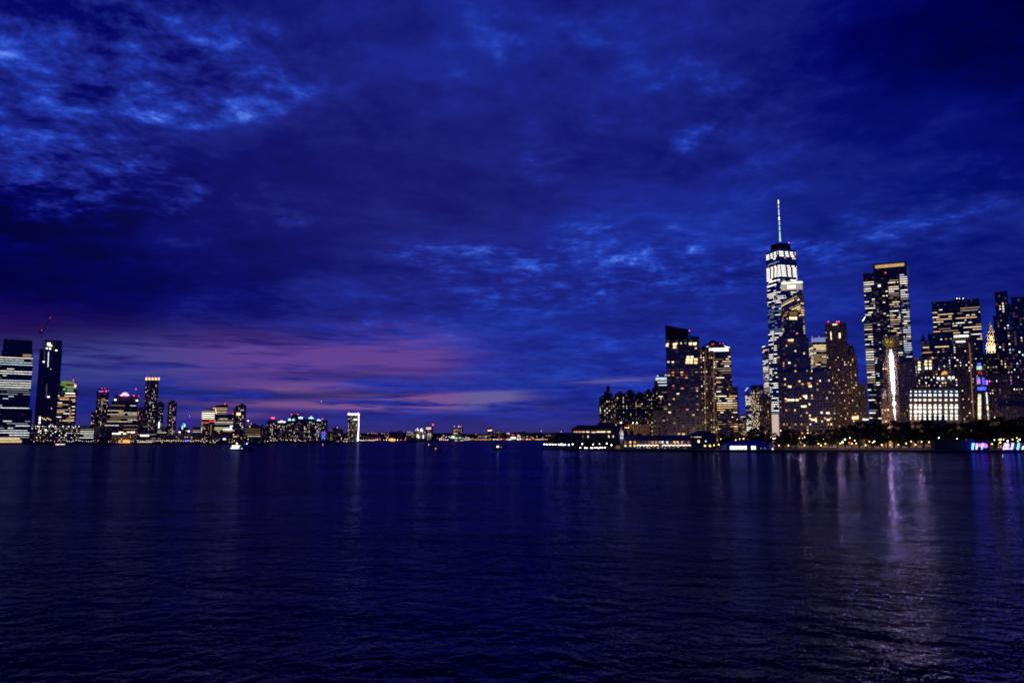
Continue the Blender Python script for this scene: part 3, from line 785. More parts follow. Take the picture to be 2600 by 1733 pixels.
# --- dark stepped brick tower in front
B = Bld('office_tower', 'broad dark brick tower stepping up to an orange lit lantern room', 'dark stepped brick tower', 'building', 1010,
        [(1974, 2112, 944, {'flat': 1}), (2062, 2106, 932, {'dD': 14, 'flat': 1}), (1971, 2058, 908, {'on': 0, 'dD': 5, 'flat': 1}), (1971, 2053, 858, {'on': 2, 'dD': 8, 'flat': 1}), (1983, 2046, 849, {'on': 3, 'dD': 12, 'flat': 1}), (1990, 2039, 812, {'on': 4, 'dD': 16, 'flat': 1}), (2000, 2029, 800, {'on': 5, 'dD': 18, 'flat': 1, 'st': {'k': 'none'}})], DBRICK,
        st('res', 3.75, 3.6, .8, .72, .17, 'warm:6,yellow:4,orange:2.5,white:1.4,dimo:3,cool:.4', colvar=.9, glow=.16, gs=.04, prof=[(810, 850, .5), (850, 880, .45), (880, 945, .85), (945, 995, 1.25), (995, 1003, 1.6), (1003, 1016, 1.5), (1016, 1060, .9), (1060, 1075, 1.5), (1075, 1110, 1.8)]))
B.rect(2004, 790.5, 2025, 806, 'ambr', 'lantern_room', dD=19, th=10); 
for x in (2007, 2014, 2021): B.rect(x - 3, 804, x + 3, 811, 'yellow', 'lantern_window', dD=17)
b_ = B.rect(2002, 788, 2027, 790.5, ROOF, 'lantern_roof', dD=18, th=14)
for (x, y, w, c) in ((2008, 863, 14, 'warm'), (2057, 980, 8, 'yellow'), (2054, 973, 8, 'orange'), (2045, 1006, 9, 'white'), (2041, 1031, 14, 'yellow'), (2066, 1065, 14, 'yellow'), (2103, 1065, 8, 'yellow'), (2102, 1048, 9, 'yellow'), (2005, 981, 8, 'yellow'), (2003, 1015, 10, 'yellow'), (2013, 1015, 8, 'white'), (2024, 1015, 8, 'yellow')):
    B.rect(x - w / 2, y - 2.4, x + w / 2, y + 2.4, c, 'window', dD=-.4, th=.1)
B.done()
# --- greenish lit office behind
B = Bld('office_tower', 'brightly lit office block with pale glass roof screen behind the dark stepped tower', 'bright yellow office block', 'building', 1550, [(2053, 2110, 868, {'xc': 2064, 'flat': 1})], (.10, .10, .09),
        st('off', 3.9, 2.6, .85, .62, cols='yellow:7,white:4,warm:1', sw=.4, prof=[(868, 905, .9), (905, 935, .8), (935, 1000, .5)]))
B.rect(2060, 857, 2100, 867.5, 'steel', 'roof_screen', dD=2, th=10)
for x in (2062, 2079.5): B.beacon(x, 855, 'lampr', .5)
B.done()
# --- beige stepped tower
B = Bld('office_tower', 'beige stone tower stepping down to the right with red lights on its flat roof', 'beige stepped tower', 'building', 1060,
        [(2108, 2200, 974, {'flat': 1}), (2102, 2176, 900, {'dD': -4, 'flat': 1}), (2148, 2168, 874, {'dD': 3, 'flat': 1}), (2094, 2149, 824, {'dD': -8, 'flat': 1})], (.22, .155, .12),
        st('res', 3.5, 2.7, .5, .55, .24, 'yellow:5,warm:6,orange:1.5,white:2,dimw:4,dimo:2', glow=.2, gs=.06, prof=[(820, 840, 0), (840, 900, .35), (900, 960, 1.0), (960, 1000, 1.7), (1000, 1085, .9)]))
B.rect(2096, 819, 2147, 824, mat('beige_stone', (.3, .22, .17), .85), 'parapet', dD=-8.5, th=20)
for x in (2103, 2125, 2130): B.beacon(x, 816.5, 'lampr', .6, dD=-2)
B.rect(2114, 822, 2126, 824.5, 'yellow', 'roof_light', dD=-9.2)
for (x, y0, y1, w) in ((2110, 842, 862, 2.5), (2132, 845, 858, 4.5)): B.rect(x - w / 2, y0, x + w / 2, y1, 'yellow', 'window', dD=-8.6, th=.1)
B.rect(2163, 1056, 2180, 1064, 'warm', 'canopy_light', dD=-5); B.rect(2190, 1063, 2205, 1065.5, 'hot', 'canopy_light', dD=-5); B.rect(2112, 1076, 2162, 1078.5, 'warm', 'canopy_light', dD=-5); B.done()
# --- tall twin slab tower
B = Bld('skyscraper', 'second tallest tower of dark glass slabs with gold lit roof screen', 'gold crowned slab tower', 'building', 1290,
        [(2191, 2219, 693, {'flat': 1, 'st': {'prof': [(712, 720, 1), (720, 760, .45), (760, 815, .35), (815, 1090, .15)]}}),
         (2219, 2253, 688, {'dD': -4, 'flat': 1, 'wall': (.10, .075, .075), 'st': {'k': 'res', 'p': .10, 'cols': 'cool:3,white:2', 'bw': 5, 'colvar': 1.0, 'prof': [(740, 900, 1.4), (900, 1100, .4)]}}),
         (2253, 2283, 700, {'flat': 1, 'st': {'cols': 'rose:3,yellow:4,white:3,warm:2', 'prof': [(706, 712, .9), (712, 830, .62), (830, 1000, .4)]}}),
         (2283, 2304, 688, {'dD': -3, 'flat': 1, 'st': {'cols': 'cool:4,white:5', 'prof': [(696, 725, .9), (725, 760, .75), (760, 900, .7), (900, 1000, .4)]}}),
         (2219, 2304, 678, {'on': 2, 'dD': 2, 'flat': 1, 'st': {'k': 'none'}})], (.02, .022, .034),
        st('off', 3.75, 2.3, .85, .42, cols='white:5,yellow:2,coolw:3,cool:2,dimw:2', sw=.3, glow=.2))
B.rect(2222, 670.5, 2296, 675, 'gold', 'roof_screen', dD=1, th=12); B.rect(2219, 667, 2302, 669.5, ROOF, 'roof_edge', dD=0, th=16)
for x in (2218.5, 2301): B.rect(x - 1.5, 668, x + 1.5, 690, mat('pale_fin', (.25, .25, .27), .4), 'corner_fin', dD=-5)
B.beacon(2248, 692, 'lampr', .6, dD=-6); B.rect(2229, 722, 2236, 728, 'cool', 'window', dD=-5)
B.line([(2304.5, 676), (2305, 905)], .3, 'dimc', 'corner_light_strip', dD=-3.6); B.done()
# --- slim lit glass tower in front of its left edge
B = Bld('office_tower', 'slim glass tower of bright floors with slanted tip before the gold crowned slab', 'slim stacked floor tower', 'building', 1150, [(2193, 2215, 808, {'flat': 1, 'depth': 30})], (.06, .07, .10),
        st('off', 3.8, 2.2, .9, .42, cols='white:5,yellow:3,cool:3', sw=.15, prof=[(808, 860, .75), (860, 905, .85), (905, 975, .8), (975, 1000, .6), (1000, 1070, .45)]))
B.line([(2189.5, 815), (2197, 804)], .5, 'hot', 'crown_light'); B.done()
# --- construction tower
B = Bld('construction_tower', 'tower under construction with yellow netted top floors and a glaring white hoist strip', 'hoist lit construction tower', 'building', 1000,
        [(2247, 2280, 884, {'flat': 1}), (2238, 2250, 985, {'dD': 3, 'flat': 1, 'wall': (.30, .19, .13), 'st': {'p': .45}}), (2248, 2283, 852, {'on': 0, 'dD': 2, 'flat': 1, 'st': {'k': 'none'}})], (.20, .13, .14), st('res', 3.6, 3.0, .6, .6, .1, 'warm:3,rose:2,yellow:2', glow=.8, gs=.09, gcol=(1, .6, .62)))
B.rect(2249, 858, 2270, 881, mat('yellow_netting', (.55, .42, .02), .8), 'safety_net', dD=1)
for x in (2251, 2262): B.rect(x - 2, 866, x + 3, 869.5, 'yellow2', 'work_light', dD=.4)
rh = random.Random(9)
for i in range(27):
    y = 887 + i * 6.75; k = rh.uniform(.0, 2.4)
    ck = 'beam' if 1 < i < 17 or i in (20, 23) else rh.choice(['hot', 'cool', 'white'])
    B.rect(2257.5 + i * .5 + k * .6, y, 2265.5 + i * .36 - k * .5, y + 4.4, ck, 'hoist_light', dD=-1.2)
    B.rect(2249.5 + i * .5, y + .4, 2255.2 + i * .5, y + 4.4, rh.choice(['dimw', 'pinkdim', 'pinkdim']), 'netted_floor', dD=-.9)
b = MB(); hoist = mat('hoist_steel', (.35, .33, .33), .5)
for x in (2241.5, 2247): b.tube([P(x, 850, 995), P(x + 4, 1070, 995)], .22, hoist, 4)
for i in range(40): b.tube([P(2241.5 + i * .1, 850 + i * 5.5, 995), P(2247 + i * .1, 855 + i * 5.5, 995)], .12, hoist, 3)
b.build('hoist_mast', B.root, B.loc)
b = MB(); b.box(P(2264, 848, 1010), (10, 8, 3.5), DARK); b.tube([P(2262, 850, 1008), P(2262, 842, 1008)], .3, DARK, 5); b.build('formwork', B.root, B.loc)
for x in (2243, 2249.5): B.beacon(x, 936, 'lampy', .5, 'work_light', dD=-8)
B.done()
for (x, y, e, c_) in ((2257, 868, 1500, (1, .85, .25)), (2246, 930, 2200, (1, .65, .62)), (2250, 1000, 2200, (1, .65, .62))):
    ld = bpy.data.lights.new('work_light', 'POINT'); ld.energy = e; ld.color = c_; ld.shadow_soft_size = 2.0
    o = bpy.data.objects.new('work_lamp', ld); COL.objects.link(o); o.parent = B.root; o.location = B.pt(x, y, 1000 - 11) - B.loc
# --- lit street level block between
Bld('low_building', 'small rosy stone building at the foot of the construction tower, above the trees', 'small rosy stone building', 'building', 960, [(2236, 2262, 1022, {'flat': 1})], (.36, .22, .17), st('res', 3.6, 3.2, .6, .6, .5, 'rose:3,yellow:3,white:2,warm:2', glow=.5, gs=.1)).done()
# --- dark red building right of hoist
Bld('office_building', 'dark reddish brick block immediately right of the white hoist strip', 'dark reddish block', 'building', 980, [(2277, 2324, 917, {'flat': 1}), (2282, 2318, 908, {'on': 0, 'dD': 4})], (.075, .04, .042), st('res', 3.6, 3.4, .55, .55, .03, 'warm:3,yellow:2', glow=.15)).done()
# --- brick block behind the bright custom house
B = Bld('office_building', 'dark brick office block with grouped bright windows above the mansard roofed building', 'grouped window brick block', 'building', 1090,
        [(2293, 2345, 908, {'flat': 1}), (2343, 2380, 897, {'dD': -4, 'flat': 1, 'wall': (.14, .10, .08)}), (2378, 2428, 897, {'dD': 4})], (.05, .033, .03), st('res', 3.9, 3.4, .62, .6, .26, 'white:4,yellow:4,warm:2,cool:1', prof=[(905, 930, .8), (930, 952, 1.2), (952, 985, 1.6), (985, 1070, .5)]))
for (x, y) in ((2351, 917), (2362, 917), (2351, 925), (2362, 925), (2352, 934), (2362.5, 934), (2334, 920), (2334, 928), (2334, 936.5), (2410, 958), (2420, 958), (2382, 960), (2394, 960)):
    B.rect(x - 3, y - 2.6, x + 3, y + 2.6, 'hot' if y > 930 else 'yellow', 'window', dD=-5.0, th=.1)
B.rect(2392, 943, 2405, 950, 'orange', 'window', dD=-.4)
B.done()
# --- bright mansard custom house
B = Bld('government_building', 'bright stone building with blue mansard roof and rows of glowing white windows', 'bright mansard building', 'building', 930, [(2309, 2437, 1006, {'flat': 1, 'st': {'k': 'none', 'glow': 0, 'bw': 50, 'fh': 50}}), (2311, 2435, 985, {'on': 0, 'dD': 3, 'flat': 1, 'wall': (.05, .08, .14), 'st': {'k': 'none', 'glow': 0, 'bw': 50, 'fh': 50}})], (.20, .17, .15))
cols_x = [2312.5, 2325, 2336, 2348, 2361, 2374.5, 2387, 2402, 2415.5, 2428.5]
rows = [(993.5, 3.4, 6, 'cool'), (1002.5, 5.5, 8, 'cool'), (1015, 5, 7, 'white'), (1026, 6, 7, 'white'), (1034, 5.5, 8, 'hot'), (1044.5, 7, 8, 'hot'), (1054.5, 6, 7, 'white'), (1062.5, 5, 6, 'white')]
for j, (y, h, w_, ck) in enumerate(rows):
    for i, x in enumerate(cols_x):
        if j == 7 and rr.random() < .25: continue
        ww_ = w_ * rr.uniform(.8, 1.05) * (.5 if i == 0 else 1)
        for s_ in ((-.26, .26) if (j not in (3, 4) and i) else (0,)):
            k = .42 if s_ else .95
            if j == 3:   # arched heads
                p = B.pt(x, y + h / 2, 930 - .5); r_ = 1.55
                b = MB(); b.face([(p.x + r_ * B.u.x * math.cos(t * math.pi / 8), p.y + r_ * B.u.y * math.cos(t * math.pi / 8), p.z + r_ * math.sin(t * math.pi / 8)) for t in range(9)], em(ck)); b.build('window', B.root, B.loc)
            else: B.rect(x + s_ * ww_ - k * ww_ / 2, y - h / 2, x + s_ * ww_ + k * ww_ / 2, y + h / 2, rr.choice([ck, ck, 'white', 'cool'] if i > 4 else [ck, ck, 'white']), 'window', dD=-.5, th=.1)
for y in (1009.5, 1020.5, 1049): B.rect(2309, y - .5, 2437.5, y + .5, mat('pale_stone', (.26, .22, .2), .85), 'cornice', dD=-.7)
B.done()
# --- dark slab office tower
B = Bld('office_tower', 'wide flat black slab tower with rows of bright office windows', 'black slab office tower', 'building', 1240, [(2365, 2487, 762, {'flat': 1, 'depth': 40})], (.012, .011, .013),
        st('off', 3.95, 2.5, .8, .38, cols='white:4,yellow:5,warm:4,dimw:1', sw=.35, glow=.1, prof=[(762, 784, 0), (784, 800, .5), (800, 830, .45), (830, 870, .5), (870, 930, .35), (930, 960, .1)]))
B.rect(2424, 757, 2451, 762.5, ROOF, 'plant_room', dD=6, th=12)
for x in (2429, 2436, 2446): B.beacon(x, 757.5, 'lamp', .35, 'roof_light', dD=5)
B.line([(2363, 770), (2424, 764)], .3, DARK, 'roof_edge', dD=-.3); B.done()
Bld('office_building', 'stepped dark building with a row of orange windows left of the black slab', 'orange rowed stepped building', 'building', 1150, [(2341, 2420, 864, {'flat': 1}), (2355, 2418, 846, {'on': 0, 'dD': 4, 'flat': 1}), (2337, 2349, 855, {'dD': 5})], (.05, .035, .03), st('off', 3.9, 3.2, .65, .55, cols='warm:4,yellow:3,orange:2', sw=.6, prof=[(847, 854, .9), (854, 880, .4), (880, 900, .35)])).done()
B = Bld('office_tower', 'slender tan tower with white lit penthouse in front of the black slab', 'slender tan tower', 'building', 1010, [(2424, 2474, 866, {'flat': 1}), (2421, 2466, 850, {'on': 0, 'dD': 3, 'flat': 1, 'st': {'k': 'none'}})], (.26, .19, .14),
        st('res', 3.7, 3.2, .55, .55, .2, 'yellow:4,white:3,warm:3,dimw:2', glow=.3, gs=.05))
B.rect(2422, 850.5, 2459, 855, 'hot', 'light_band', dD=2); B.rect(2427, 865, 2451, 868.5, 'white', 'light_band', dD=-.5)
B.line([(2461, 870), (2472, 1060)], .5, 'dimw', 'corner_light_strip', dD=-1); B.done()
# --- tower with blue and purple advertising screens
B = Bld('screen_tower', 'narrow building stacked with blue and purple glowing screens', 'blue screen tower', 'building', 1000, [(2480, 2508, 930, {'flat': 1, 'st': {'k': 'none'}})], (.12, .09, .09), st('res', 3.6, 3, .6, .6, .5))
for (x0, y0, x1, y1, c) in ((2482, 921, 2491, 927, 'blue'), (2480, 929, 2493, 938, 'greenw'), (2480, 957, 2489, 975, 'steel'), (2481, 963, 2488, 972, 'purple'), (2494, 958, 2500, 976, 'blue'), (2482, 982, 2504, 990, 'blue'), (2503, 965, 2508, 976, 'purple')): B.rect(x0, y0, x1, y1, c, 'screen', dD=-.6)
B.line([(2484, 949), (2486, 944), (2491, 944), (2493, 950)], .6, 'redd', 'neon_arch', dD=-.8)
for i in range(14):
    B.rect(2483, 1000 + i * 4.6, 2491, 1003 + i * 4.6, rr.choice(['yellow', 'white', 'greenw', 'yellow']), 'window', dD=-.6, th=.1)
    B.rect(2503 + i * .35, 996 + i * 5, 2507 + i * .35, 999.4 + i * 5, rr.choice(['white', 'rose', 'cool']), 'window', dD=-.7, th=.1)
B.done()
# --- gold floodlit spire
B = Bld('spired_tower', 'small ornate tower top floodlit gold with a pointed crown', 'gold floodlit spire', 'building', 1330, [(2503, 2530, 870, {'flat': 1, 'st': {'p': .25, 'cols': 'gold:3,warm2:2', 'fh': 6, 'bw': 4}}), (2505.5, 2527, 848, {'on': 0, 'dD': 3, 'flat': 1, 'st': {'p': .25, 'cols': 'gold:3,warm2:2', 'fh': 6, 'bw': 4}}), (2509, 2524, 840, {'on': 1, 'dD': 5, 'flat': 1, 'st': {'k': 'none'}})], (.62, .50, .34), st('res', 5, 3.5, .5, .6, .3, 'gold:3,warm:3', glow=.1))
B.pyramid(2509.5, 2523, 840, 813, mat('gilded_roof', (.62, .55, .18), .5), 'spire', dD=6)
for x, y in ((2510, 843), (2516, 828), (2522.5, 843)): B.beacon(x, y, 'lampy', .4, 'floodlight', dD=2)
B.done()
for (px, py, e) in ((2509, 880, 5200), (2522, 880, 5200), (2516, 852, 3600)):
    ld = bpy.data.lights.new('floodlight', 'POINT'); ld.energy = e * 2.6; ld.color = (1, .78, .46); ld.shadow_soft_size = 3.0
    o = bpy.data.objects.new('floodlight_lamp', ld); COL.objects.link(o); o.parent = B.root; o.location = P(px, py, 1330 - 14) - B.loc
# --- right edge towers
Bld('office_tower', 'tall narrow dark brick tower right of the gold spire', 'tall narrow brick tower', 'building', 1120, [(2521, 2561, 800, {'flat': 1}), (2524, 2558, 740, {'on': 0, 'dD': 3, 'flat': 1})], (.05, .03, .028), st('res', 3.9, 3.9, .6, .6, .3, 'white:3,cool:1,yellow:2,rose:1', colvar=1, glow=.15, prof=[(770, 850, .9), (850, 900, .35)])).done()
Bld('office_tower', 'massive dark tower cropped by the right picture edge, stepping down leftwards', 'massive cropped dark tower', 'building', 1050, [(2560, 2640, 768, {'flat': 1}), (2556, 2640, 835, {'dD': -6}), (2566, 2640, 752, {'on': 0, 'dD': 8})], (.04, .03, .03), st('res', 3.9, 3.6, .62, .6, .16, 'white:4,cool:2,rose:1,yellow:2,purple:.3', prof=[(770, 800, .8), (800, 850, .3), (850, 900, 2.0), (900, 950, .8)])).done()
Bld('office_building', 'mid height brown stone building with few lit windows below the gold spire', 'brown stone mid building', 'building', 1060, [(2494, 2545, 896, {'flat': 1}), (2540, 2610, 905, {'dD': 4, 'flat': 1})], (.14, .09, .07), st('res', 3.8, 3.4, .6, .55, .16, 'yellow:4,white:3,warm:2')).done()
Bld('classical_building', 'wide curved classical stone building with small arcade windows at the right edge', 'wide classical stone building', 'building', 960, [(2508, 2556, 950, {'flat': 1}), (2556, 2640, 944, {'dD': -3, 'flat': 1})], (.20, .15, .13), st('res', 3.8, 2.6, .45, .6, .14, 'yellow:5,white:3,purple:.4,dimw:3', glow=.25, prof=[(955, 965, 2.4), (965, 985, .4), (985, 992, 3.0), (992, 1004, .6), (1004, 1008, 2), (1008, 1100, .2)])).done()
Bld('low_building', 'low dark roofed hall behind the treetops at the far right', 'low dark roofed hall', 'building', 900, [(2526, 2640, 1030, {'flat': 1, 'st': {'prof': [(1034, 1041, 5)]}}), (2532, 2640, 1013, {'on': 0, 'dD': 8, 'flat': 1, 'st': {'k': 'none'}})], (.05, .035, .035), st('res', 3.6, 3.6, .4, .6, .12, 'dimw:4,warm:1', glow=.1)).done()
# ================================================================== New Jersey side
EMS[0] = 1.25     # far windows are smaller and dimmer than their cells
JW = 'yellow:5,warm:3,white:5,dimw:2,cool:.7'
def jres(p=.35, **k):
    d = dict(k='res', fh=3.6, bw=3.6, ww=.50, wh=.44, p=p, cols=JW, cap=70); d.update(k); return st(**d)
def joff(prof, **k):
    d = dict(k='off', fh=4.5, bw=3.2, ww=.85, wh=.22, cols='white:5,yellow:3,cool:2,dimw:1', sw=.3, prof=prof, cap=100); d.update(k); return st(**d)
# 1 banded round shouldered office tower at the left edge
D = 1600
B = Bld('skyscraper', 'big banded glass office tower with dark rounded crown at the left edge', 'banded left edge tower', 'building', D,
        [(-14, 83, 1038, {'flat': 1}), (-8, 85, 905, {'on': 0, 'dD': 1.5, 'flat': 1}), (4, 83.5, 890, {'on': 1, 'dD': 4, 'flat': 1, 'st': {'k': 'none'}}), (8, 83, 872, {'on': 2, 'dD': 5, 'flat': 1, 'st': {'k': 'none'}}), (10, 82.5, 862, {'on': 3, 'dD': 6, 'flat': 1, 'st': {'k': 'none'}})], (.014, .013, .02),
        joff([(905, 929, .97), (929, 937, .3), (937, 950, .95), (950, 963, .05), (963, 1006, .93), (1006, 1014, .15), (1014, 1022, .7), (1022, 1030, .3), (1030, 1041, .75), (1041, 1068, .06), (1068, 1074, .4), (1074, 1082, .85), (1082, 1090, .5), (1090, 1114, .85), (1114, 1124, 0)], fh=4.75, wh=.24, cols='coolw:6,white:2,cool:3', sw=.3, top=0, glow=.08))
B.rect(58, 899, 80, 906, 'dimw', 'light_band', dD=3.5, th=1); B.rect(-12, 1116, 55, 1123, 'yellow2', 'lobby_glass', dD=-.8); B.rect(-12, 1112, 50, 1114, 'warm', 'canopy_light', dD=-.9); B.done()
# 2 dark slender tower under construction
B = Bld('construction_tower', 'slender unlit dark tower with a column of work lights and a crane behind it', 'slender unlit tower', 'building', 1880, [(101, 158.5, 886, {'flat': 1}), (113, 158, 863, {'on': 0, 'dD': 3, 'flat': 1})], (.012, .012, .018), st('res', 4, 4, .5, .5, 0.012, 'white:2,warm:1', glow=.03, gs=.03))
for (x, y, w, h, c) in ((124, 873, 8, 6, 'hot'), (128, 877, 7, 3.5, 'hot'), (119, 884, 4, 3, 'hot'), (127, 885, 4, 3, 'hot'), (143, 889, 5, 2.6, 'hot'), (111, 918, 4, 3, 'hot'), (123, 1007, 5, 3, 'hot'), (101, 1062, 4, 9, 'white'), (100.5, 1072, 4, 6, 'white')): B.rect(x - w / 2, y - h / 2, x + w / 2, y + h / 2, c, 'work_light', dD=-.8)
for i in range(15): B.rect(122.4 - i * .12, 893 + i * 2.6, 124.4 - i * .12, 894.6 + i * 2.6, 'cool', 'work_light', dD=-.8)
for i in range(9): B.rect(112.2, 888 + i * 3.2, 113.8, 889.6 + i * 3.2, 'dimc', 'work_light', dD=-.8)
for i in range(12): B.rect(118 - i * .1, 975 + i * 3, 119.4 - i * .1, 976.5 + i * 3, 'dimw', 'work_light', dD=-.8)
for i in range(6): B.rect(107 + i * 4, 1060 + (i % 3) * 2, 109.5 + i * 4, 1062 + (i % 3) * 2, 'warm', 'work_light', dD=-.8)
B.done()
# the tower crane
Dc = 1905
loc = P(106, 1100, Dc); loc.z = 2.2
r_ = empty('tower_crane', loc, 'tall luffing tower crane with red tip lights behind the slender unlit tower', 'crane')
b = MB(); cm = mat('crane_steel', (.03, .025, .04), .6)
a, c = P(105.5, 900, Dc), P(107, 845, Dc)
for s_ in (-1.1, 1.1): b.tube([(a.x + s_, a.y, 2.2), (c.x + s_, c.y, c.z)], .25, cm, 4)
for i in range(30): b.tube([(a.x - 1.1, a.y, 150 + i * 4.5), (a.x + 1.1, a.y, 152.2 + i * 4.5)], .14, cm, 3)
b.build('mast', r_, loc)
b = MB(); e = P(128.5, 806, Dc)
b.tube([c, e], [.9, .4], cm, 4); b.tube([c + Vector((-2, 0, 5)), e], .12, cm, 3); b.build('jib', r_, loc)
b = MB(); b.box(c + Vector((-4, 0, 1)), (7, 3, 3), cm); b.tube([c, P(106.5, 838, Dc)], .4, cm, 4); b.build('counterweight', r_, loc)
for (x, y, rr_) in ((128.7, 805, .38), (126.5, 807.5, .3), (106.5, 838.5, .5)):
    b = MB(); b.ball(P(x, y, Dc - .5), rr_, em('lampr')); b.build('beacon_light', r_, loc)
# 3 green crowned tower
B = Bld('office_tower', 'mid height office tower with green floodlit stepped crown right of the slender unlit tower', 'green crowned tower', 'building', 1760, [(148, 197, 995, {'flat': 1}), (151, 196, 975, {'on': 0, 'dD': 3, 'flat': 1, 'st': {'k': 'none'}}), (153, 192, 966, {'on': 1, 'dD': 5, 'flat': 1, 'st': {'k': 'none'}})], (.04, .03, .03), joff([(995, 1005, .35), (1005, 1018, .8), (1018, 1040, .35), (1040, 1070, .55)], fh=4, wh=.4, cols='white:3,yellow:4,warm:4,orange:.5', sw=.5))
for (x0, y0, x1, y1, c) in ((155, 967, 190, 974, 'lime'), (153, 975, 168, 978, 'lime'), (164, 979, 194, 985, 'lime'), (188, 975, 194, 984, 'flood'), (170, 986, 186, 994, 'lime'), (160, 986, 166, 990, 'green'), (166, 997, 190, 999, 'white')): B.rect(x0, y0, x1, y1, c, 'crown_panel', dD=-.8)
B.rect(175, 1040, 179, 1072, 'dimw', 'light_strip', dD=-.8); B.beacon(186, 964, 'lampr', .7, dD=5); B.done()
# 4 low white lit block
B = Bld('low_office_block', 'long low office block with regular white windows and dazzling bluish floodlights', 'long low white block', 'building', 1610, [(80, 204, 1079, {'flat': 1})], (.06, .05, .06), st('grid', 4.6, 3.1, .6, .42, .75, 'white:4,yellow:3,cool:2,dimw:2', top=0, prof=[(1076, 1084, .9), (1084, 1102, .85), (1102, 1110, .5), (1110, 1116, .6), (1116, 1126, 0)]))
for (x, y) in ((99, 1082), (125, 1082), (141, 1082), (160, 1082), (114, 1091), (117, 1090), (98, 1096), (141, 1096), (166, 1104), (187, 1085)): B.beacon(x, y, 'qlampc', .85, 'floodlight', dD=-2.5)
B.done()
B = Bld('low_office_block', 'low office block with long white strips and a tan stair tower', 'tan stair tower block', 'building', 1620, [(204, 243, 1081, {'flat': 1}), (243, 254, 1082, {'dD': -2, 'wall': (.42, .30, .16), 'st': {'k': 'none', 'glow': .9, 'gs': .10}})], (.05, .04, .045), joff([(1083, 1089, .4), (1089, 1096, .85), (1096, 1102, .7), (1102, 1108, .5), (1108, 1122, .3)], fh=4.4, sw=.15)); B.done()
Bld('low_office_block', 'low unlit dark block with one faint row of windows, left of the amber colonnade', 'low unlit block', 'building', 1640, [(254, 285, 1084, {'flat': 1})], (.035, .03, .035), joff([(1086, 1092, .15), (1103, 1107, .5), (1112, 1120, .15)], fh=4.4)).done()
# 5 purple sign tower
B = Bld('apartment_tower', 'reddish apartment tower crowned by magenta sign letters', 'magenta sign tower', 'building', 1820, [(232, 252, 1046, {'flat': 1, 'dD': 6}), (246, 277, 991, {'flat': 1}), (250, 274, 986, {'on': 1, 'dD': 4, 'flat': 1, 'st': {'k': 'none'}})], (.07, .035, .04), jres(.42, cols='warm:5,yellow:5,white:2,orange:1.5', prof=[(998, 1010, .25), (1010, 1100, 1.1)], colvar=.9))
for pts in ([(251.5, 994), (253, 990.5), (252.5, 994), (255, 994)], [(255.8, 994), (256, 992)], [(257.5, 994), (257.8, 992), (259, 992.4), (259, 994)], [(260.5, 992.5), (262.5, 992.3), (262.5, 993.8), (260.7, 993.8), (260.5, 992.5)], [(272, 991), (269, 990.5), (267, 992.3), (268, 994), (271, 994), (270.5, 992.6)]): B.line(pts, .45, 'magenta', 'sign_letter', dD=-1)
for x, y in ((259, 985.5), (266, 985), (275.5, 992)): B.beacon(x, y, 'lampr', .5)
B.done()
# 6 broad stepped office with pink emblem
B = Bld('office_tower', 'broad stepped office tower with many lit floors and a pink glowing emblem on the roof', 'pink emblem office tower', 'building', 1760, [(266, 350, 1072, {'flat': 1}), (274, 350, 1031, {'on': 0, 'dD': 2, 'flat': 1}), (283, 350, 1018, {'on': 1, 'dD': 4, 'flat': 1}), (290, 352, 1004, {'on': 2, 'dD': 6, 'flat': 1, 'st': {'k': 'none'}})], (.016, .018, .022), joff([(1016, 1023, .8), (1023, 1028, .6), (1028, 1034, .5), (1034, 1038, .85), (1038, 1048, .4), (1048, 1062, .65), (1062, 1066, .85), (1066, 1082, .65), (1082, 1098, .35), (1098, 1110, .2)], fh=4.1, cols='yellow:5,white:4,greenw:1,warm:1', sw=.2))
for pts in ([(306, 1003.5), (309, 1002), (312, 998), (317, 996.8), (322, 997.6), (327, 1001.5), (327, 1003.5), (314, 1003), (306, 1003.5)], [(310, 1001.5), (326, 1001.5)], [(313, 999.2), (321, 999.2)]): B.line(pts, 1.0, 'pink', 'roof_emblem', dD=0)
for (x, y) in ((293, 1014.5), (347.5, 1016)): B.rect(x - 2.5, y - 1.4, x + 2.5, y + 1.4, 'hot', 'window', dD=3)
B.beacon(345, 987.5, 'lampr', .9, mast=1004); B.beacon(340, 1004, 'lampr', 1.1); B.beacon(303, 1002.5, 'lampr', .5); B.beacon(352.5, 1005.5, 'lampr', .5); B.done()
# 7 waterfront colonnades
B = Bld('low_building', 'amber lit low colonnade building beneath the pink emblem tower', 'amber colonnade building', 'building', 1600, [(284, 330, 1098, {'flat': 1}), (330, 348, 1094, {'dD': 2, 'flat': 1})], (.26, .14, .06), st('grid', 3.6, 2.8, .55, .7, .5, 'ambr:5,dimw:3,yellow:1', glow=.9, gs=.14, top=0, cap=50))
B.rect(285, 1099, 306, 1101.6, 'hot', 'canopy_light', dD=-.6); B.rect(313, 1099, 320, 1101.6, 'white', 'canopy_light', dD=-.6); B.rect(301, 1095.4, 313, 1097.4, 'yellow', 'canopy_light', dD=-.6); B.rect(322, 1095.4, 330, 1097.4, 'yellow', 'canopy_light', dD=-.6); B.rect(332, 1095.4, 342, 1098, 'hot', 'canopy_light', dD=-.6)
B.rect(302, 1116, 330, 1124, 'orange', 'lobby_glass', dD=-4); B.done()
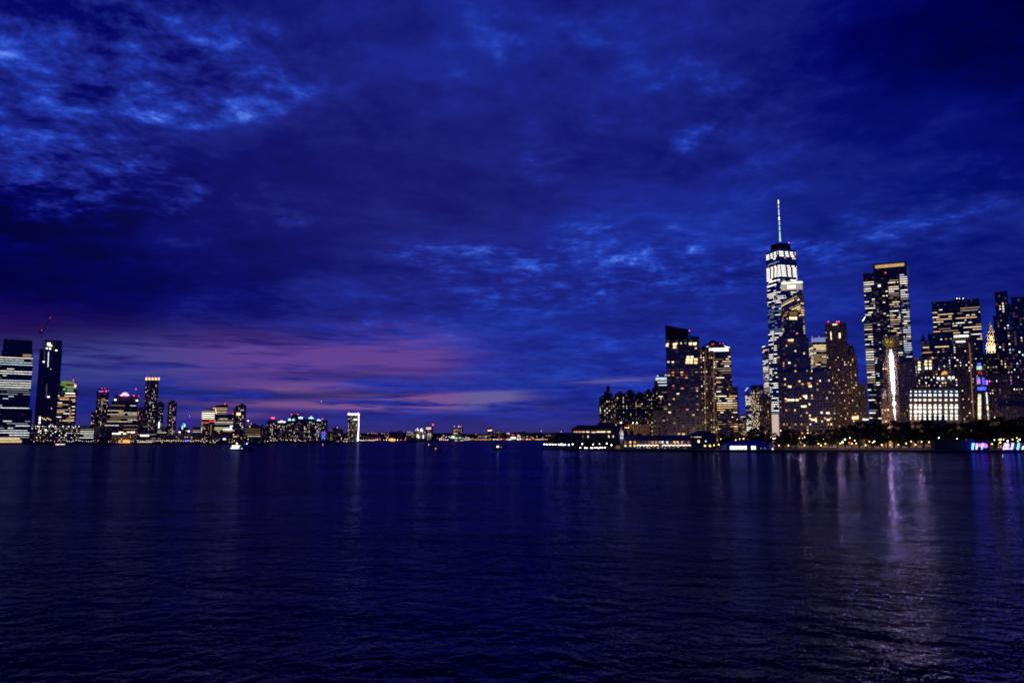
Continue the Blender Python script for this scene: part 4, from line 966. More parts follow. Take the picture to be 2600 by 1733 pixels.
# 8..11 apartment towers
Bld('apartment_tower', 'dull red brick apartment tower between the pink emblem tower and the gold crowned tower', 'dull red apartment tower', 'building', 1850, [(350, 367, 1037)], (.08, .025, .03), jres(.36, cols='warm:4,yellow:3,orange:2,dimo:2')).done()
B = Bld('apartment_tower', 'tallest apartment tower of the left bank city with golden lit crown', 'gold crowned apartment tower', 'building', 1860, [(370, 403, 965, {'flat': 1}), (368.5, 406, 957.5, {'on': 0, 'dD': -3, 'flat': 1, 'st': {'k': 'none'}})], (.02, .018, .024), jres(.30, prof=[(965, 972, .2), (972, 985, .5), (985, 1010, .8), (1010, 1100, 1.2)], colvar=.9))
for i in range(9): B.rect(369.5 + i * 4.05, 958.2, 372.9 + i * 4.05, 964.5, 'gold' if i % 2 else 'warm', 'crown_panel', dD=-3.6)
B.beacon(373.5, 956.5, 'lampr', .6); B.done()
Bld('apartment_tower', 'shorter apartment tower pressed against the right side of the gold crowned tower', 'leaning shorter apartment tower', 'building', 1800, [(399, 417, 1021)], (.035, .025, .03), jres(.38)).done()
Bld('apartment_tower', 'free standing apartment tower speckled with warm windows right of the gold crowned tower', 'free standing speckled tower', 'building', 1850, [(427, 450, 1020)], (.06, .04, .045), jres(.48)).done()
# 12 low white band offices
B = Bld('low_office_block', 'low office terrace with white bands below the gold crowned apartment tower', 'white banded low terrace', 'building', 1620, [(350, 400, 1090, {'flat': 1}), (398, 424, 1084, {'dD': 4, 'flat': 1})], (.03, .03, .03), joff([(1090, 1099, .8), (1099, 1104, .4), (1104, 1112, .7), (1112, 1122, .4)], fh=4, sw=.2, cols='white:4,cool:2,greenw:2,yellow:2'))
B.rect(402, 1070, 405.5, 1086, 'cool', 'light_strip', dD=0); B.rect(356, 1104, 378, 1107, 'white', 'light_band', dD=-.8); B.done()
B = Bld('clock_tower', 'small tower with turquoise lit cap and thin mast above the low roofs', 'turquoise capped tower', 'building', 1800, [(461, 471, 1078, {'flat': 1, 'st': {'k': 'none'}}), (455, 478, 1085, {'dD': 4, 'flat': 1})], (.08, .05, .06), jres(.1))
B.dome(463, 470.5, 1078, 1073, 'steel', 'cap', dD=5); B.rect(461.5, 1080, 464.5, 1089, 'cyan', 'light_strip', dD=-.8); B.rect(467, 1077.5, 470.5, 1083, 'cyan', 'light_strip', dD=-.8); B.mast(469, 1073, 1066, .3, .1); B.done()
B = Bld('terraced_houses', 'low brown waterfront terrace carrying two dazzling white roof lights', 'low brown waterfront terrace', 'building', 1610, [(404, 440, 1102, {'flat': 1}), (440, 520, 1099, {'dD': 3, 'flat': 1})], (.055, .035, .03), jres(.3, bw=4.2, cols='warm:4,yellow:4,white:2', cap=60))
for x, y in ((456, 1096.3), (479, 1094.2)): B.rect(x - 2.4, y - 1.6, x + 2.4, y + 1.6, 'white', 'roof_light', dD=-1, th=3)
B.rect(400, 1116.5, 515, 1119, 'ambr', 'arcade_light', dD=-1); B.rect(470, 1116.5, 482, 1118.6, 'blue', 'arcade_light', dD=-1.2); B.done()
# 15 business cluster
Bld('office_building', 'small pale office building with horizontal bands left of the white banded tower', 'small pale banded office', 'building', 1800, [(490, 514, 1084, {'flat': 1})], (.08, .07, .07), joff([(1084, 1100, .8), (1100, 1112, .4)], fh=3.8, cols='dimw:4,yellow:2,white:1')).done()
B = Bld('office_tower', 'white banded office tower with bent glowing roof edge', 'white banded tower', 'building', 1800, [(513, 547, 1041, {'yr': 1037}), ], (.05, .05, .055), joff([(1036, 1042, .0), (1042, 1066, .97), (1066, 1110, .55)], fh=4.4, sw=.08, top=0, cols='white:5,yellow:4,greenw:1', wh=.55))
B.line([(541, 1036), (547, 1035.5), (549.5, 1050)], .9, 'warm', 'roof_light_strip', dD=-1); B.done()
B = Bld('office_tower', 'pale lit office tower with tilted dark roof behind the white banded tower', 'tilted roof tower', 'building', 1860, [(548, 577.5, 1038, {'flat': 1})], (.28, .27, .25), joff([(1038, 1043, .6), (1043, 1052, .9), (1052, 1110, .5)], fh=4.4, sw=.1, top=0, cols='white:4,yellow:3'))
B.rect(549, 1034, 577, 1041, 'dimw', 'crown_panel', dD=-.5)
L, R, u, n = B.span(547.5, 578, 1034, 1862); b = MB(); z0 = Zat(1035, 1862); b.prism([tuple(L), tuple(R), tuple(R + n * 20), tuple(L + n * 20)], z0, z0, mat('roof_red', (.05, .02, .03), .7), zt=[Zat(1029, 1862), Zat(1025, 1862), Zat(1025, 1862), Zat(1029, 1862)]); b.build('tilted_roof', B.root, B.loc)
B.beacon(571, 1025, 'lampr', .8); B.done()
B = Bld('office_tower', 'wide dark office block with lit floors and one blue glass corner', 'wide blue cornered block', 'building', 1770, [(545, 603, 1051, {'flat': 1})], (.018, .02, .03), joff([(1060, 1068, .7), (1068, 1080, .85), (1080, 1084, .6), (1084, 1094, .5), (1094, 1104, .5), (1104, 1112, .3)], fh=4.0, sw=.25, cols='yellow:5,white:4,warm:1'))
B.rect(592, 1082, 600, 1104, mat('blue_glass', (.02, .05, .3), .2), 'blue_corner', dD=-.6); B.rect(584, 1080, 597, 1082, 'cool', 'light_band', dD=-.8); B.rect(567, 1088, 590, 1091, 'cool', 'light_band', dD=-.8); B.rect(584, 1082, 588, 1088, 'cool', 'light_band', dD=-.8); B.beacon(592.5, 1050, 'lampr', 1.0); B.done()
B = Bld('apartment_tower', 'low apartment block with red lit roof edges in front of the white banded tower', 'red roofed apartment block', 'building', 1690, [(514, 532, 1073, {'flat': 1}), (530, 545, 1069, {'dD': -3, 'flat': 1})], (.09, .03, .03), jres(.4, cols='warm:4,orange:2,yellow:3,white:1'))
B.rect(531, 1067, 545, 1070.5, 'redd', 'roof_light', dD=-3.8); B.rect(515, 1071, 523, 1074, 'redd', 'roof_light', dD=-.8); B.rect(534, 1080, 537, 1104, 'ambr', 'light_strip', dD=-3.8); B.done()
B = Bld('apartment_tower', 'dark stepped apartment tower with sparse windows at the right of the office cluster', 'dark stepped apartment tower', 'building', 1760, [(593, 603, 1038), (597, 607, 1032, {'dD': 3}), (605, 625.5, 1028, {'dD': -2})], (.03, .024, .032), jres(.26, cols='yellow:4,white:4,warm:2', bw=4.4, fh=4.2, ww=.7))
B.rect(600.5, 1047, 611, 1054, 'warm', 'window', dD=-2.8); B.done()
B = Bld('office_building', 'grey olive office slab with faint even bands right of the dark stepped apartment tower', 'olive banded slab', 'building', 1800, [(625, 662.5, 1080, {'flat': 1}), (634, 655, 1077, {'dD': 6})], (.18, .18, .13), joff([(1080, 1110, .85)], fh=4.2, sw=.1, cols='dimw:5,yellow:1'))
B.beacon(630, 1067.5, 'hot', 1.6, 'roof_light'); B.beacon(638, 1075, 'lampr', .8); B.beacon(634, 1082, 'qlampy', .8, 'roof_light', dD=-2); B.done()
Bld('apartment_building', 'slim pale building standing in shadow left of the twin bank apartment towers', 'slim pale shadowed building', 'building', 1850, [(661, 671, 1082), (670, 680, 1087, {'wall': (.34, .30, .20), 'dD': -3})], (.02, .02, .03), jres(.4, cols='dimw:5,yellow:1')).done()
# low waterfront row of small houses under the cluster
rj = random.Random(21)
low = [(518, 540, 1103, 'brown', BRICK), (540, 562, 1107, 'grey', CONC), (562, 588, 1104, 'dark blue', BLUEG), (588, 606, 1108, 'tan', TAN), (606, 628, 1104, 'red brick', (.10, .03, .03)), (628, 652, 1107, 'charcoal', GLASS), (652, 676, 1109, 'dim tan', TAN)]
for (a, b_, y, cn, wl_) in low:
    B = Bld('waterfront_house', 'small %s waterfront apartment house with mixed lit windows %s' % (cn, {'brown': 'below the red roofed block', 'grey': 'below the tilted roof tower', 'dark blue': 'behind the passing ferry', 'tan': 'with one orange awning', 'red brick': 'below the dark stepped tower', 'charcoal': 'below the olive slab', 'dim tan': 'at the end of the row'}[cn]), '%s waterfront house' % cn, 'house', 1600 + (a - 518) * .3, [(a, b_, y, {'flat': 1})], wl_, jres(.42, fh=3.3, bw=3.6, cols='yellow:4,warm:3,white:3,cool:.6,orange:.8', cap=60), group='small waterfront houses')
    if cn == 'tan': B.rect(592, 1106, 601, 1109, 'orange', 'awning_light', dD=-.8)
    if cn == 'dark blue': B.rect(566, 1112, 572, 1116, 'cool', 'window', dD=-.8)
    B.done()
# 16 apartment tower cluster
NW = 'yellow:5,warm:3,white:5,dimw:2,cool:1,orange:.5'
def newp(label, short, D, t, wall, p=.42, **k):
    return Bld('apartment_tower', label, short, 'building', D, t, wall, jres(p, fh=3.7, bw=4.2, ww=.52, wh=.45, cols=NW, cap=80, **k), group='apartment towers of the dense riverside cluster')
B = newp('leftmost tower of the dense cluster with a red light bar on top', 'red bar cluster tower', 2150, [(678, 704, 1067)], (.07, .045, .04)); B.rect(689, 1059, 697, 1062, 'red', 'roof_light', dD=2, th=2); B.done()
B = newp('cluster tower with flat white glowing roof strip', 'white strip cluster tower', 2170, [(704, 726, 1071)], (.045, .035, .04)); B.rect(706, 1069, 725, 1072, 'cool', 'roof_light', dD=-.8, th=4); B.rect(712, 1067, 718, 1069, 'cool', 'roof_light', dD=1, th=4); B.done()
B = newp('cluster tower with two small pale cyan domes', 'twin domed cluster tower', 2140, [(726, 750, 1067, {'flat': 1})], (.05, .04, .045), .48); B.dome(731, 739, 1067, 1061.5, 'cyan', 'dome'); B.dome(742, 748, 1067, 1062.5, 'cyan', 'dome'); B.done()
B = newp('dark flat topped tower rising behind the cluster with two red corner lights', 'dark rear cluster tower', 2260, [(739.5, 763, 1052, {'flat': 1})], (.03, .015, .03), .22); B.beacon(740, 1051.5, 'lampr', .9); B.beacon(756.5, 1051.5, 'lampr', .9); B.done()
B = newp('cluster tower with flat cyan cap left of the white pyramid roof', 'cyan capped cluster tower', 2150, [(750, 772, 1063, {'flat': 1})], (.04, .035, .045), .45); B.rect(758, 1058, 768.5, 1062.5, 'cyan', 'roof_light', dD=1, th=6); B.beacon(762, 1057, 'lampr', .6); B.done()
B = newp('widest cluster tower topped by a glowing white pyramid roof', 'white pyramid cluster tower', 2130, [(772, 800, 1063, {'flat': 1})], (.045, .045, .045), .48); B.pyramid(782.5, 797.5, 1062, 1056, em('cyan'), 'pyramid_roof', dD=4); B.mast(790, 1057, 1053, .3, .1, dD=8); B.done()
B = newp('cluster tower with slanted cyan roof right of the white pyramid', 'slanted cyan cluster tower', 2140, [(800, 818, 1068, {'flat': 1})], (.05, .04, .04), .45); B.pyramid(804, 816, 1067.5, 1062.5, em('cyan'), 'slanted_roof', dD=3, xa=808); B.done()
B = newp('rightmost dark cluster tower with blue lit strips at its foot', 'blue footed cluster tower', 2180, [(816, 832.5, 1065, {'flat': 1})], (.022, .02, .03), .26); B.beacon(817.5, 1063.5, 'lampr', .8); B.beacon(820.5, 1063.5, 'lampr', .6)
for x in (818, 823.5): B.rect(x - 1, 1095, x + 1, 1115, 'blue', 'blue_light_strip', dD=-1)
B.done()
B = Bld('apartment_building', 'lower stepped apartment block with warm windows right of the dense cluster', 'lower stepped apartments', 'building', 2180, [(831, 845, 1094, {'flat': 1}), (843, 860, 1087, {'dD': 4}), (858, 872, 1091, {'dD': 2})], (.05, .035, .03), jres(.36, bw=4.2, fh=3.8, cols='warm:4,yellow:4,greenw:.6,white:2', cap=70))
B.beacon(856, 1085, 'qlamp', .6, 'roof_light'); B.beacon(842, 1092, 'lampr', .5); B.done()
# 17 white framed tower
B = Bld('apartment_tower', 'solitary tower outlined by a dazzling white band over its roof and right edge', 'white outlined tower', 'building', 2250, [(884, 913, 1050, {'flat': 1})], (.03, .03, .045), jres(.5, bw=3.8, cols='yellow:4,white:5,dimw:3,warm:2'))
B.rect(883, 1048.8, 913, 1053, 'outline', 'outline_light', dD=-1.5); B.line([(910.5, 1052), (911, 1075), (910, 1095), (908.5, 1119)], [1.8, 1.5, 1.6, 2.6], 'outline', 'outline_light', dD=-3)
B.beacon(886, 1047, 'lampr', .8); B.beacon(909, 1047, 'lampr', .8); B.rect(898, 1063, 907, 1066, 'white', 'window', dD=-.8); B.done()
B = Bld('ferry_terminal', 'low white lit glass terminal hall beside the white outlined tower', 'white lit terminal hall', 'building', 2200, [(858, 886, 1111, {'flat': 1})], (.3, .28, .24), st('grid', 3.2, 2.6, .7, .8, .8, 'white:4,yellow:3,dimw:2', top=0, cap=60)); B.done()
# 18 further up the bank
DH = 2700
def far(name, label, short, D, t, wall, sty, cat='building'):
    return Bld(name, label, short, cat, D, t, wall, sty)
B = far('warehouse', 'long low warehouse with red and orange lights on the hillside bank', 'long low warehouse', 2900, [(915, 968, 1106, {'flat': 1})], (.06, .04, .04), st('off', 4, 4, .8, .6, cols='dimo:3,warm:1,redd:1', prof=[(1100, 1125, .25)], cap=40)); 
for x, y, c in ((934, 1100, 'qlampy'), (943, 1098.5, 'qlampy'), (948, 1099.5, 'qlampo'), (952.5, 1099.5, 'qlampo'), (957, 1101, 'qlampo'), (970, 1099.5, 'qlamp'), (976, 1101, 'qlamp'), (984, 1101, 'qlampo')): B.beacon(x, y, c, .8, 'floodlight', dD=-4, mast=1107)
B.done()
B = far('terminal', 'orange glowing round roofed hall on the far bank', 'orange round roofed hall', 2650, [(986, 1003, 1118, {'flat': 1, 'st': {'k': 'none'}})], (.4, .2, .08), st('res')); B.dome(986, 1003, 1118, 1111.5, 'orange', 'dome', dD=8); B.rect(990, 1114, 1003.5, 1119.5, 'orange', 'lobby_glass', dD=-1); B.done()
B = far('church', 'dark twin spired block with no lit windows, left of the roof sign hall', 'dark twin spired block', 2800, [(1010, 1022, 1096, {'flat': 1, 'st': {'k': 'none'}})], (.03, .02, .025), st('res')); 
for x in (1012, 1018.5): B.pyramid(x - 2, x + 2, 1096, 1088, ROOF, 'spire', dD=2)
B.done()
B = far('pier_hall', 'large white floodlit pier hall carrying two big rooftop digits', 'digit topped pier hall', 2500, [(1031, 1054, 1097, {'flat': 1}), (1052, 1086, 1096, {'dD': -4, 'flat': 1})], (.30, .28, .22), st('off', 4, 3.4, .7, .5, cols='white:4,yellow:3,greenw:2,dimw:3', prof=[(1095, 1104, .8), (1104, 1112, .4)], cap=100))
dg = [[(1061.2, 1093), (1061.2, 1086.5), (1055, 1091.5), (1064, 1091.5)], [(1071.5, 1087), (1067, 1091), (1067.5, 1093.5), (1073.5, 1093.5), (1073.8, 1091.3), (1068, 1091)]]
for pts in dg: B.line(pts, .75, 'hot', 'roof_digit', dD=-5)
for x in (1036, 1041, 1046, 1063, 1068, 1073, 1078): B.beacon(x, 1096 + (x % 3), 'qlamp', .7, 'floodlight', dD=-8)
for x in (1063, 1074.7): B.rect(x - .8, 1104, x + .8, 1112, 'hot', 'light_strip', dD=-6)
B.rect(1058, 1102, 1062, 1110, 'warm', 'lobby_glass', dD=-5); B.done()
B = far('apartment_tower', 'dark far bank tower with white top floors beside a red topped chimney', 'white floored far tower', 2650, [(1082, 1097, 1080, {'flat': 1})], (.02, .02, .03), st('off', 4.4, 3.4, .8, .5, cols='white:4,yellow:3,warm:1', prof=[(1080, 1090, .75), (1090, 1097, .3), (1097, 1115, .5)], cap=50)); B.rect(1085.5, 1091, 1090, 1093, 'redd', 'window', dD=-1); B.done()
loc = P(1099, 1112, 2600); loc.z = 2.2
o = empty('chimney', loc, 'thin dark chimney with a large red warning light beside the far bank tower', 'chimney'); b = MB(); t_ = P(1099, 1079.5, 2600); b.tube([loc, t_], [2.0, 1.3], ROOF, 10); b.build('shaft', o, loc); b = MB(); b.ball(P(1099, 1078, 2600), 1.7, em('lampr')); b.build('beacon_light', o, loc)
B = far('apartment_tower', 'far riverside tower with dense warm windows and roof lights, right of the larger sailboat', 'dense warm far tower', 2900, [(1149, 1163, 1084, {'flat': 1}), (1162, 1176, 1085, {'dD': 3, 'flat': 1, 'st': {'p': .12}})], (.04, .02, .03), st('res', 4, 4, .65, .6, .62, 'warm:4,yellow:3,rose:2,orange:1', cap=80)); B.beacon(1154, 1082.5, 'qlamp', .8, 'roof_light'); B.beacon(1164.7, 1082, 'qlamp', 1.3, 'roof_light'); B.beacon(1170, 1082, 'lampr', 1.0); B.done()
B = far('terminal', 'pale turquoise lit pier shed at the foot of the dense warm far tower', 'turquoise pier shed', 2800, [(1140, 1178, 1103, {'flat': 1})], (.2, .22, .2), st('off', 4, 3, .8, .6, cols='dimw:2,greenw:1,yellow:2', prof=[(1100, 1120, .5)], cap=40)); B.rect(1147, 1106, 1154, 1112, 'cyan', 'lobby_glass', dD=-1)
for x, y, r0 in ((1133, 1109, 1.8), (1158, 1111, 2.4), (1168, 1110.5, 2.6), (1183, 1111, 1.6), (1191, 1111.5, 1.6)): B.beacon(x, y, 'qlamp', r0 * .55, 'floodlight', dD=-6, mast=1120)
B.done()
B = far('office_tower', 'lonely dark block tower with one bright band, far across the river behind the tug', 'lonely dark band tower', 3800, [(1238, 1252, 1085.5, {'flat': 1})], (.02, .02, .03), st('res', 5, 5, .6, .5, .08, 'warm:1,yellow:1', cap=30)); B.rect(1238.3, 1091.2, 1248.5, 1093.3, 'yellow', 'light_band', dD=-1); B.done()
B = far('apartment_building', 'brown far shore block with two amber lit storeys right of the lonely dark tower', 'amber far shore block', 4200, [(1260, 1272, 1093, {'flat': 1}), (1270, 1278, 1098, {'dD': 6, 'flat': 1})], (.10, .05, .04), st('off', 5, 4, .7, .6, cols='ambr:3,warm:2', prof=[(1090, 1112, .35)], cap=30)); B.done()
B = far('stadium', 'white far shore hall with red roof lights, small lens of light above the quay', 'white far shore hall', 4200, [(1288, 1306, 1104, {'flat': 1}), (1290, 1296, 1100, {'dD': 10, 'flat': 1})], (.4, .4, .38), st('off', 4, 4, .8, .6, cols='white:3,greenw:1,hot:1', prof=[(1095, 1125, .7)], cap=30)); B.rect(1299, 1102, 1306, 1104.5, 'redd', 'roof_light', dD=-2); B.dome(1286, 1295, 1101, 1098.5, 'flood', 'dome'); B.rect(1297, 1109, 1309, 1113, 'white', 'lobby_glass', dD=-3); B.done()
B = far('office_building', 'bright pair of white lit blocks far upriver left of the park point', 'bright white upriver pair', 4400, [(1313, 1317.5, 1103, {'flat': 1}), (1318.5, 1323, 1104, {'dD': 3, 'flat': 1})], (.5, .5, .5), st('grid', 5, 4, .85, .8, .95, 'hot:2,white:2', top=0, cap=30)); B.beacon(1339, 1107.5, 'lampg', 1.2, 'signal_light'); B.done()
B = far('apartment_building', 'long dull red row of blocks on the far upriver skyline', 'dull red upriver row', 5200, [(1312, 1322, 1097, {'flat': 1}), (1322, 1334, 1095, {'dD': 5, 'flat': 1}), (1336, 1346, 1099, {'flat': 1}), (1390, 1412, 1100, {'dD': 40, 'flat': 1})], (.10, .05, .06), st('res', 5, 5, .5, .5, .12, 'dimw:2,warm:1', cap=30)); B.beacon(1374, 1093.5, 'qlamp', 1.6, 'water_tower_light', dD=20, mast=1102); B.beacon(1425, 1096, 'qlamp', 1.5, 'roof_light', dD=20, mast=1104); B.done()
# thin dockside crane
loc = P(992, 1112, 2750); loc.z = 2.2
o = empty('dock_crane', loc, 'thin leaning dock crane silhouette on the far bank skyline', 'crane'); b = MB(); b.tube([loc, P(995, 1095, 2750)], [1.4, .9], cm, 5); b.build('mast', o, loc); b = MB(); b.tube([P(996, 1096, 2750), P(988, 1081, 2750)], [.9, .4], cm, 4); b.build('jib', o, loc)

EMS[0] = 1.0
# ================================================================== the near park shore: museum, pier house, tent, trees, lamps
def near_short(px, used=None):
    best = min(BL, key=lambda t: abs(t[0] - px) / max(t[1], 6) + abs(t[0] - px) * .02)
    return best[2]

# --- stepped museum
B = Bld('museum', 'low stepped stone museum with a strip of amber windows behind the point trees', 'stepped museum', 'museum', 900,
        [(1447, 1585, 1098, {'flat': 1, 'st': {'k': 'none'}}), (1451, 1585, 1087, {'dD': 4, 'flat': 1, 'st': {'k': 'none'}}), (1457, 1585, 1082.5, {'on': 1, 'dD': 5, 'flat': 1, 'st': {'k': 'none'}}), (1465, 1585, 1079, {'on': 2, 'dD': 9, 'flat': 1, 'st': {'k': 'none'}}), (1517, 1560, 1074, {'on': 3, 'dD': 14, 'flat': 1, 'st': {'k': 'none'}})], (.13, .115, .115), st('none', 60, 60, .01, .01, glow=0))
for (a, b_, c) in ((1457, 1461, 'orange'), (1462.5, 1465.5, 'warm'), (1468, 1476, 'orange'), (1478, 1485, 'warm'), (1489, 1496, 'yellow'), (1515, 1524, 'yellow'), (1525, 1537, 'yellow'), (1538, 1541, 'dimw'), (1542, 1550, 'yellow')): B.rect(a, 1094.3, b_, 1097.2, c, 'window', dD=3)
B.rect(1498.5, 1094.5, 1514, 1108, 'dimw', 'window', dD=3); B.rect(1503, 1096, 1511, 1107, 'yellow', 'window', dD=2.6)
for x, c in ((1480, 'dimw'), (1493, 'yellow'), (1546, 'yellow'), (1557, 'warm')): B.rect(x - 1.2, 1105, x + 1.2, 1110, c, 'window', dD=-.6)
B.done()

# --- pier house with clock tower
DP = 738
slate = mat('pier_roof', (.035, .05, .09), .6); pale = mat('pier_wall', (.16, .15, .17), .8, scale=.2)
loc = P(1690, 1144, DP); loc.z = LAND_H
pier = empty('pier_house', loc, 'long two storey pier house with blue roof, white lit steeple and glowing awning arcs', 'pier building')
BL.append((1690, 110, 'long pier house'))
L, R = P(1583, 1144, DP), P(1757, 1144, DP); dp = 26.0
ze, zr = Zat(1116.5, DP), Zat(1104.5, DP + dp / 2)
b = MB(); b.prism([(L.x, DP), (R.x, DP), (R.x, DP + dp), (L.x, DP + dp)], 0.4, ze, pale); b.build('wall', pier, loc)
b = MB(); y0_, y1_, ym = DP - 1.2, DP + dp + 1, DP + dp / 2
b.face([(L.x - 1, y0_, ze - .2), (R.x, y0_, ze - .2), (R.x, ym, zr), (L.x + 5, ym, zr)], slate); b.face([(R.x, y1_, ze), (L.x - 1, y1_, ze), (L.x + 5, ym, zr), (R.x, ym, zr)], slate)
b.face([(L.x - 1, y1_, ze), (L.x - 1, y0_, ze - .2), (L.x + 5, ym, zr)], slate); b.build('roof', pier, loc)
rp = random.Random(4)
for i, x in enumerate((1588, 1600.5, 1611.5, 1620, 1638.5, 1649, 1657, 1666, 1675, 1682, 1694, 1704, 1712.5, 1721, 1732, 1748)):
    for (y, h, ck) in ((1122, 5.2, rp.choice(['orange', 'dimw', 'warm', 'dimo', 'warm']) if i not in (9, 10) else 'cool'), (1131, 4.5, 'warm' if i < 3 else 'dimo')):
        a = P(x, y, DP - .08); w_, hh = .95, h * DP / F / 2
        b = MB(); b.face([(a.x - w_, a.y, a.z - hh), (a.x + w_, a.y, a.z - hh), (a.x + w_, a.y, a.z + hh), (a.x - w_, a.y, a.z + hh)], em(ck)); f_ = b.build('window', pier, loc)
        b = MB(); b.box((a.x, a.y, a.z), (.16, .12, 2 * hh), pale); b.box((a.x, a.y, a.z), (2 * w_, .1, .14), pale); m_ = b.build('sash', f_, (0, 0, 0)); m_.location = -loc; 
arcs = [(1617 + i * 9.2, 1626 + i * 9.2) for i in range(6)] + [(1681.5 + i * 9.1, 1690.5 + i * 9.1) for i in range(8)]
awn = mat('awning_red', (.30, .06, .05), .8)
for (xa, xb) in arcs:
    b = MB(); a, c = P(xa, 1131.5, DP - 2.2), P(xb, 1131.5, DP - 2.2)
    b.tube([(a.x + (c.x - a.x) * t / 8, a.y, a.z + 1.0 * math.sin(math.pi * t / 8)) for t in range(9)], .28, em('festoon' if False else 'hot'), 6); b.build('awning_light', pier, loc)
    b = MB(); b.face([(a.x, a.y + .1, a.z), (c.x, a.y + .1, a.z), (c.x, DP - .1, a.z + 1.6), (a.x, DP - .1, a.z + 1.6)], awn); b.build('awning', pier, loc)
for x, c in ((1625, 'yellow'), (1643, 'yellow'), (1649, 'white'), (1671, 'white'), (1681, 'yellow'), (1689, 'white'), (1722, 'white'), (1619, 'greenw'), (1635, 'orange'), (1660, 'orange'), (1700, 'orange'), (1712, 'orange'), (1740, 'orange')):
    b = MB(); b.ball(P(x, 1135 + rp.uniform(-1.5, 2), DP - 3), .42 if c != 'orange' else .5, em(c)); b.build('terrace_lamp', pier, loc)
# clock tower
T = P(1579, 1144, DP - 2); hw = 1.75
b = MB(); zt0 = Zat(1102, DP - 2)
b.prism([(T.x - hw, DP - 2), (T.x + hw, DP - 2), (T.x + hw, DP + 2), (T.x - hw, DP + 2)], .4, zt0, pale)
for yy in (1116, 1104): b.box((T.x, DP, Zat(yy, DP)), (hw * 2.3, 4.6, .35), pale)
b.build('clock_tower', pier, loc)
b = MB(); wz = Zat(1101, DP - 2)
b.cone([(T.x - 2.2, DP - 2.3), (T.x + 2.2, DP - 2.3), (T.x + 2.2, DP + 2.3), (T.x - 2.2, DP + 2.3)], wz - .6, (T.x, DP, Zat(1082, DP)), mat('white_paint', (.8, .78, .7), .7)); b.build('steeple_roof', pier, loc)
for s_ in (-1, 1):
    b = MB(); p_ = P(1579 + s_ * 2.4, 1102, DP - 2.4); b.ball((p_.x, p_.y, p_.z - .4), .5, em('flood')); b.build('floodlight', pier, loc)
    b = MB(); p_ = P(1579 + s_ * 2.4, 1111, DP - 2.15); b.face([(p_.x - .35, p_.y, p_.z - 1), (p_.x + .35, p_.y, p_.z - 1), (p_.x + .35, p_.y, p_.z + 1), (p_.x - .35, p_.y, p_.z + 1)], em('cool')); b.build('window', pier, loc)
ld = bpy.data.lights.new('floodlight', 'POINT'); ld.energy = 900; ld.color = (1, .92, .7); ld.shadow_soft_size = .3
o = bpy.data.objects.new('steeple_lamp', ld); COL.objects.link(o); o.parent = pier; o.location = Vector((T.x, DP - 6.5, wz - 1.5)) - loc
b = MB(); b.tube([(T.x, DP, Zat(1083, DP)), (T.x, DP, Zat(1073, DP))], .08, DARK, 5); b.build('flagpole', pier, loc)
b = MB(); b.ball((T.x, DP - .2, Zat(1072.3, DP)), .55, em('lampc')); b.build('mast_light', pier, loc)
b = MB(); b.box((T.x - 3.5, DP - 1, Zat(1134, DP)), (3.6, 3, 2.6), em('ambr')); b.build('kiosk_window', pier, loc)
# right hand gabled head house
L, R = P(1757, 1144, DP - 2), P(1820, 1144, DP - 2); L2 = P(1752, 1144, DP)
b = MB(); zw = Zat(1106, DP); b.prism([(L.x, DP - 2), (R.x, DP - 2), (R.x, DP + 24), (L.x, DP + 24)], .4, zw, mat('pier_wall_grey', (.12, .115, .13), .8, scale=.2)); b.build('end_wall', pier, loc)
b = MB(); za = Zat(1093.5, DP + 10); xa, xb = Xat(1783, 1093, DP), Xat(1803, 1093, DP)
q4 = [(L.x - 1, DP - 3, zw), (R.x + 1, DP - 3, zw), (R.x + 1, DP + 25, zw), (L.x - 1, DP + 25, zw)]; t4 = [(xa, DP + 5, za), (xb, DP + 5, za), (xb, DP + 17, za), (xa, DP + 17, za)]
for i in range(4): b.face([q4[i], q4[(i + 1) % 4], t4[(i + 1) % 4], t4[i]], slate)
b.face(t4, slate); b.build('end_roof', pier, loc)
for (x, y, w_, h, ck) in ((1755.5, 1108.4, 2, 1.6, 'rose'), (1760, 1108.6, 2, 1.6, 'dimw'), (1765, 1108.8, 3.5, 1.6, 'warm'), (1770, 1108.8, 3, 1.6, 'yellow'), (1775.5, 1108.8, 3, 1.6, 'yellow'), (1779.5, 1108.8, 2, 1.6, 'yellow'), (1774, 1120, 5, 6, 'yellow'), (1792, 1119.5, 3, 3, 'cool'), (1790, 1131, 5, 4, 'yellow'), (1802.5, 1131, 5.5, 5, 'warm')):
    a = P(x, y, DP - 2.1); k = DP / F / 2
    b = MB(); b.face([(a.x - w_ * k, a.y, a.z - h * k), (a.x + w_ * k, a.y, a.z - h * k), (a.x + w_ * k, a.y, a.z + h * k), (a.x - w_ * k, a.y, a.z + h * k)], em(ck)); b.build('window', pier, loc)
b = MB(); b.box(P(1690, 1142.5, DP - 5), (92, 9, 1.2), seam); b.build('deck', pier, loc)
for i in range(24):
    if i % 2: continue
b = MB()
for i in range(24): b.tube([P(1580 + i * 9.6, 1143, DP - 9), (P(1580 + i * 9.6, 1143, DP - 9).x, DP - 9, -1)], .2, DARK, 5)
tag(b.build('piles', pier, loc), kind='stuff')

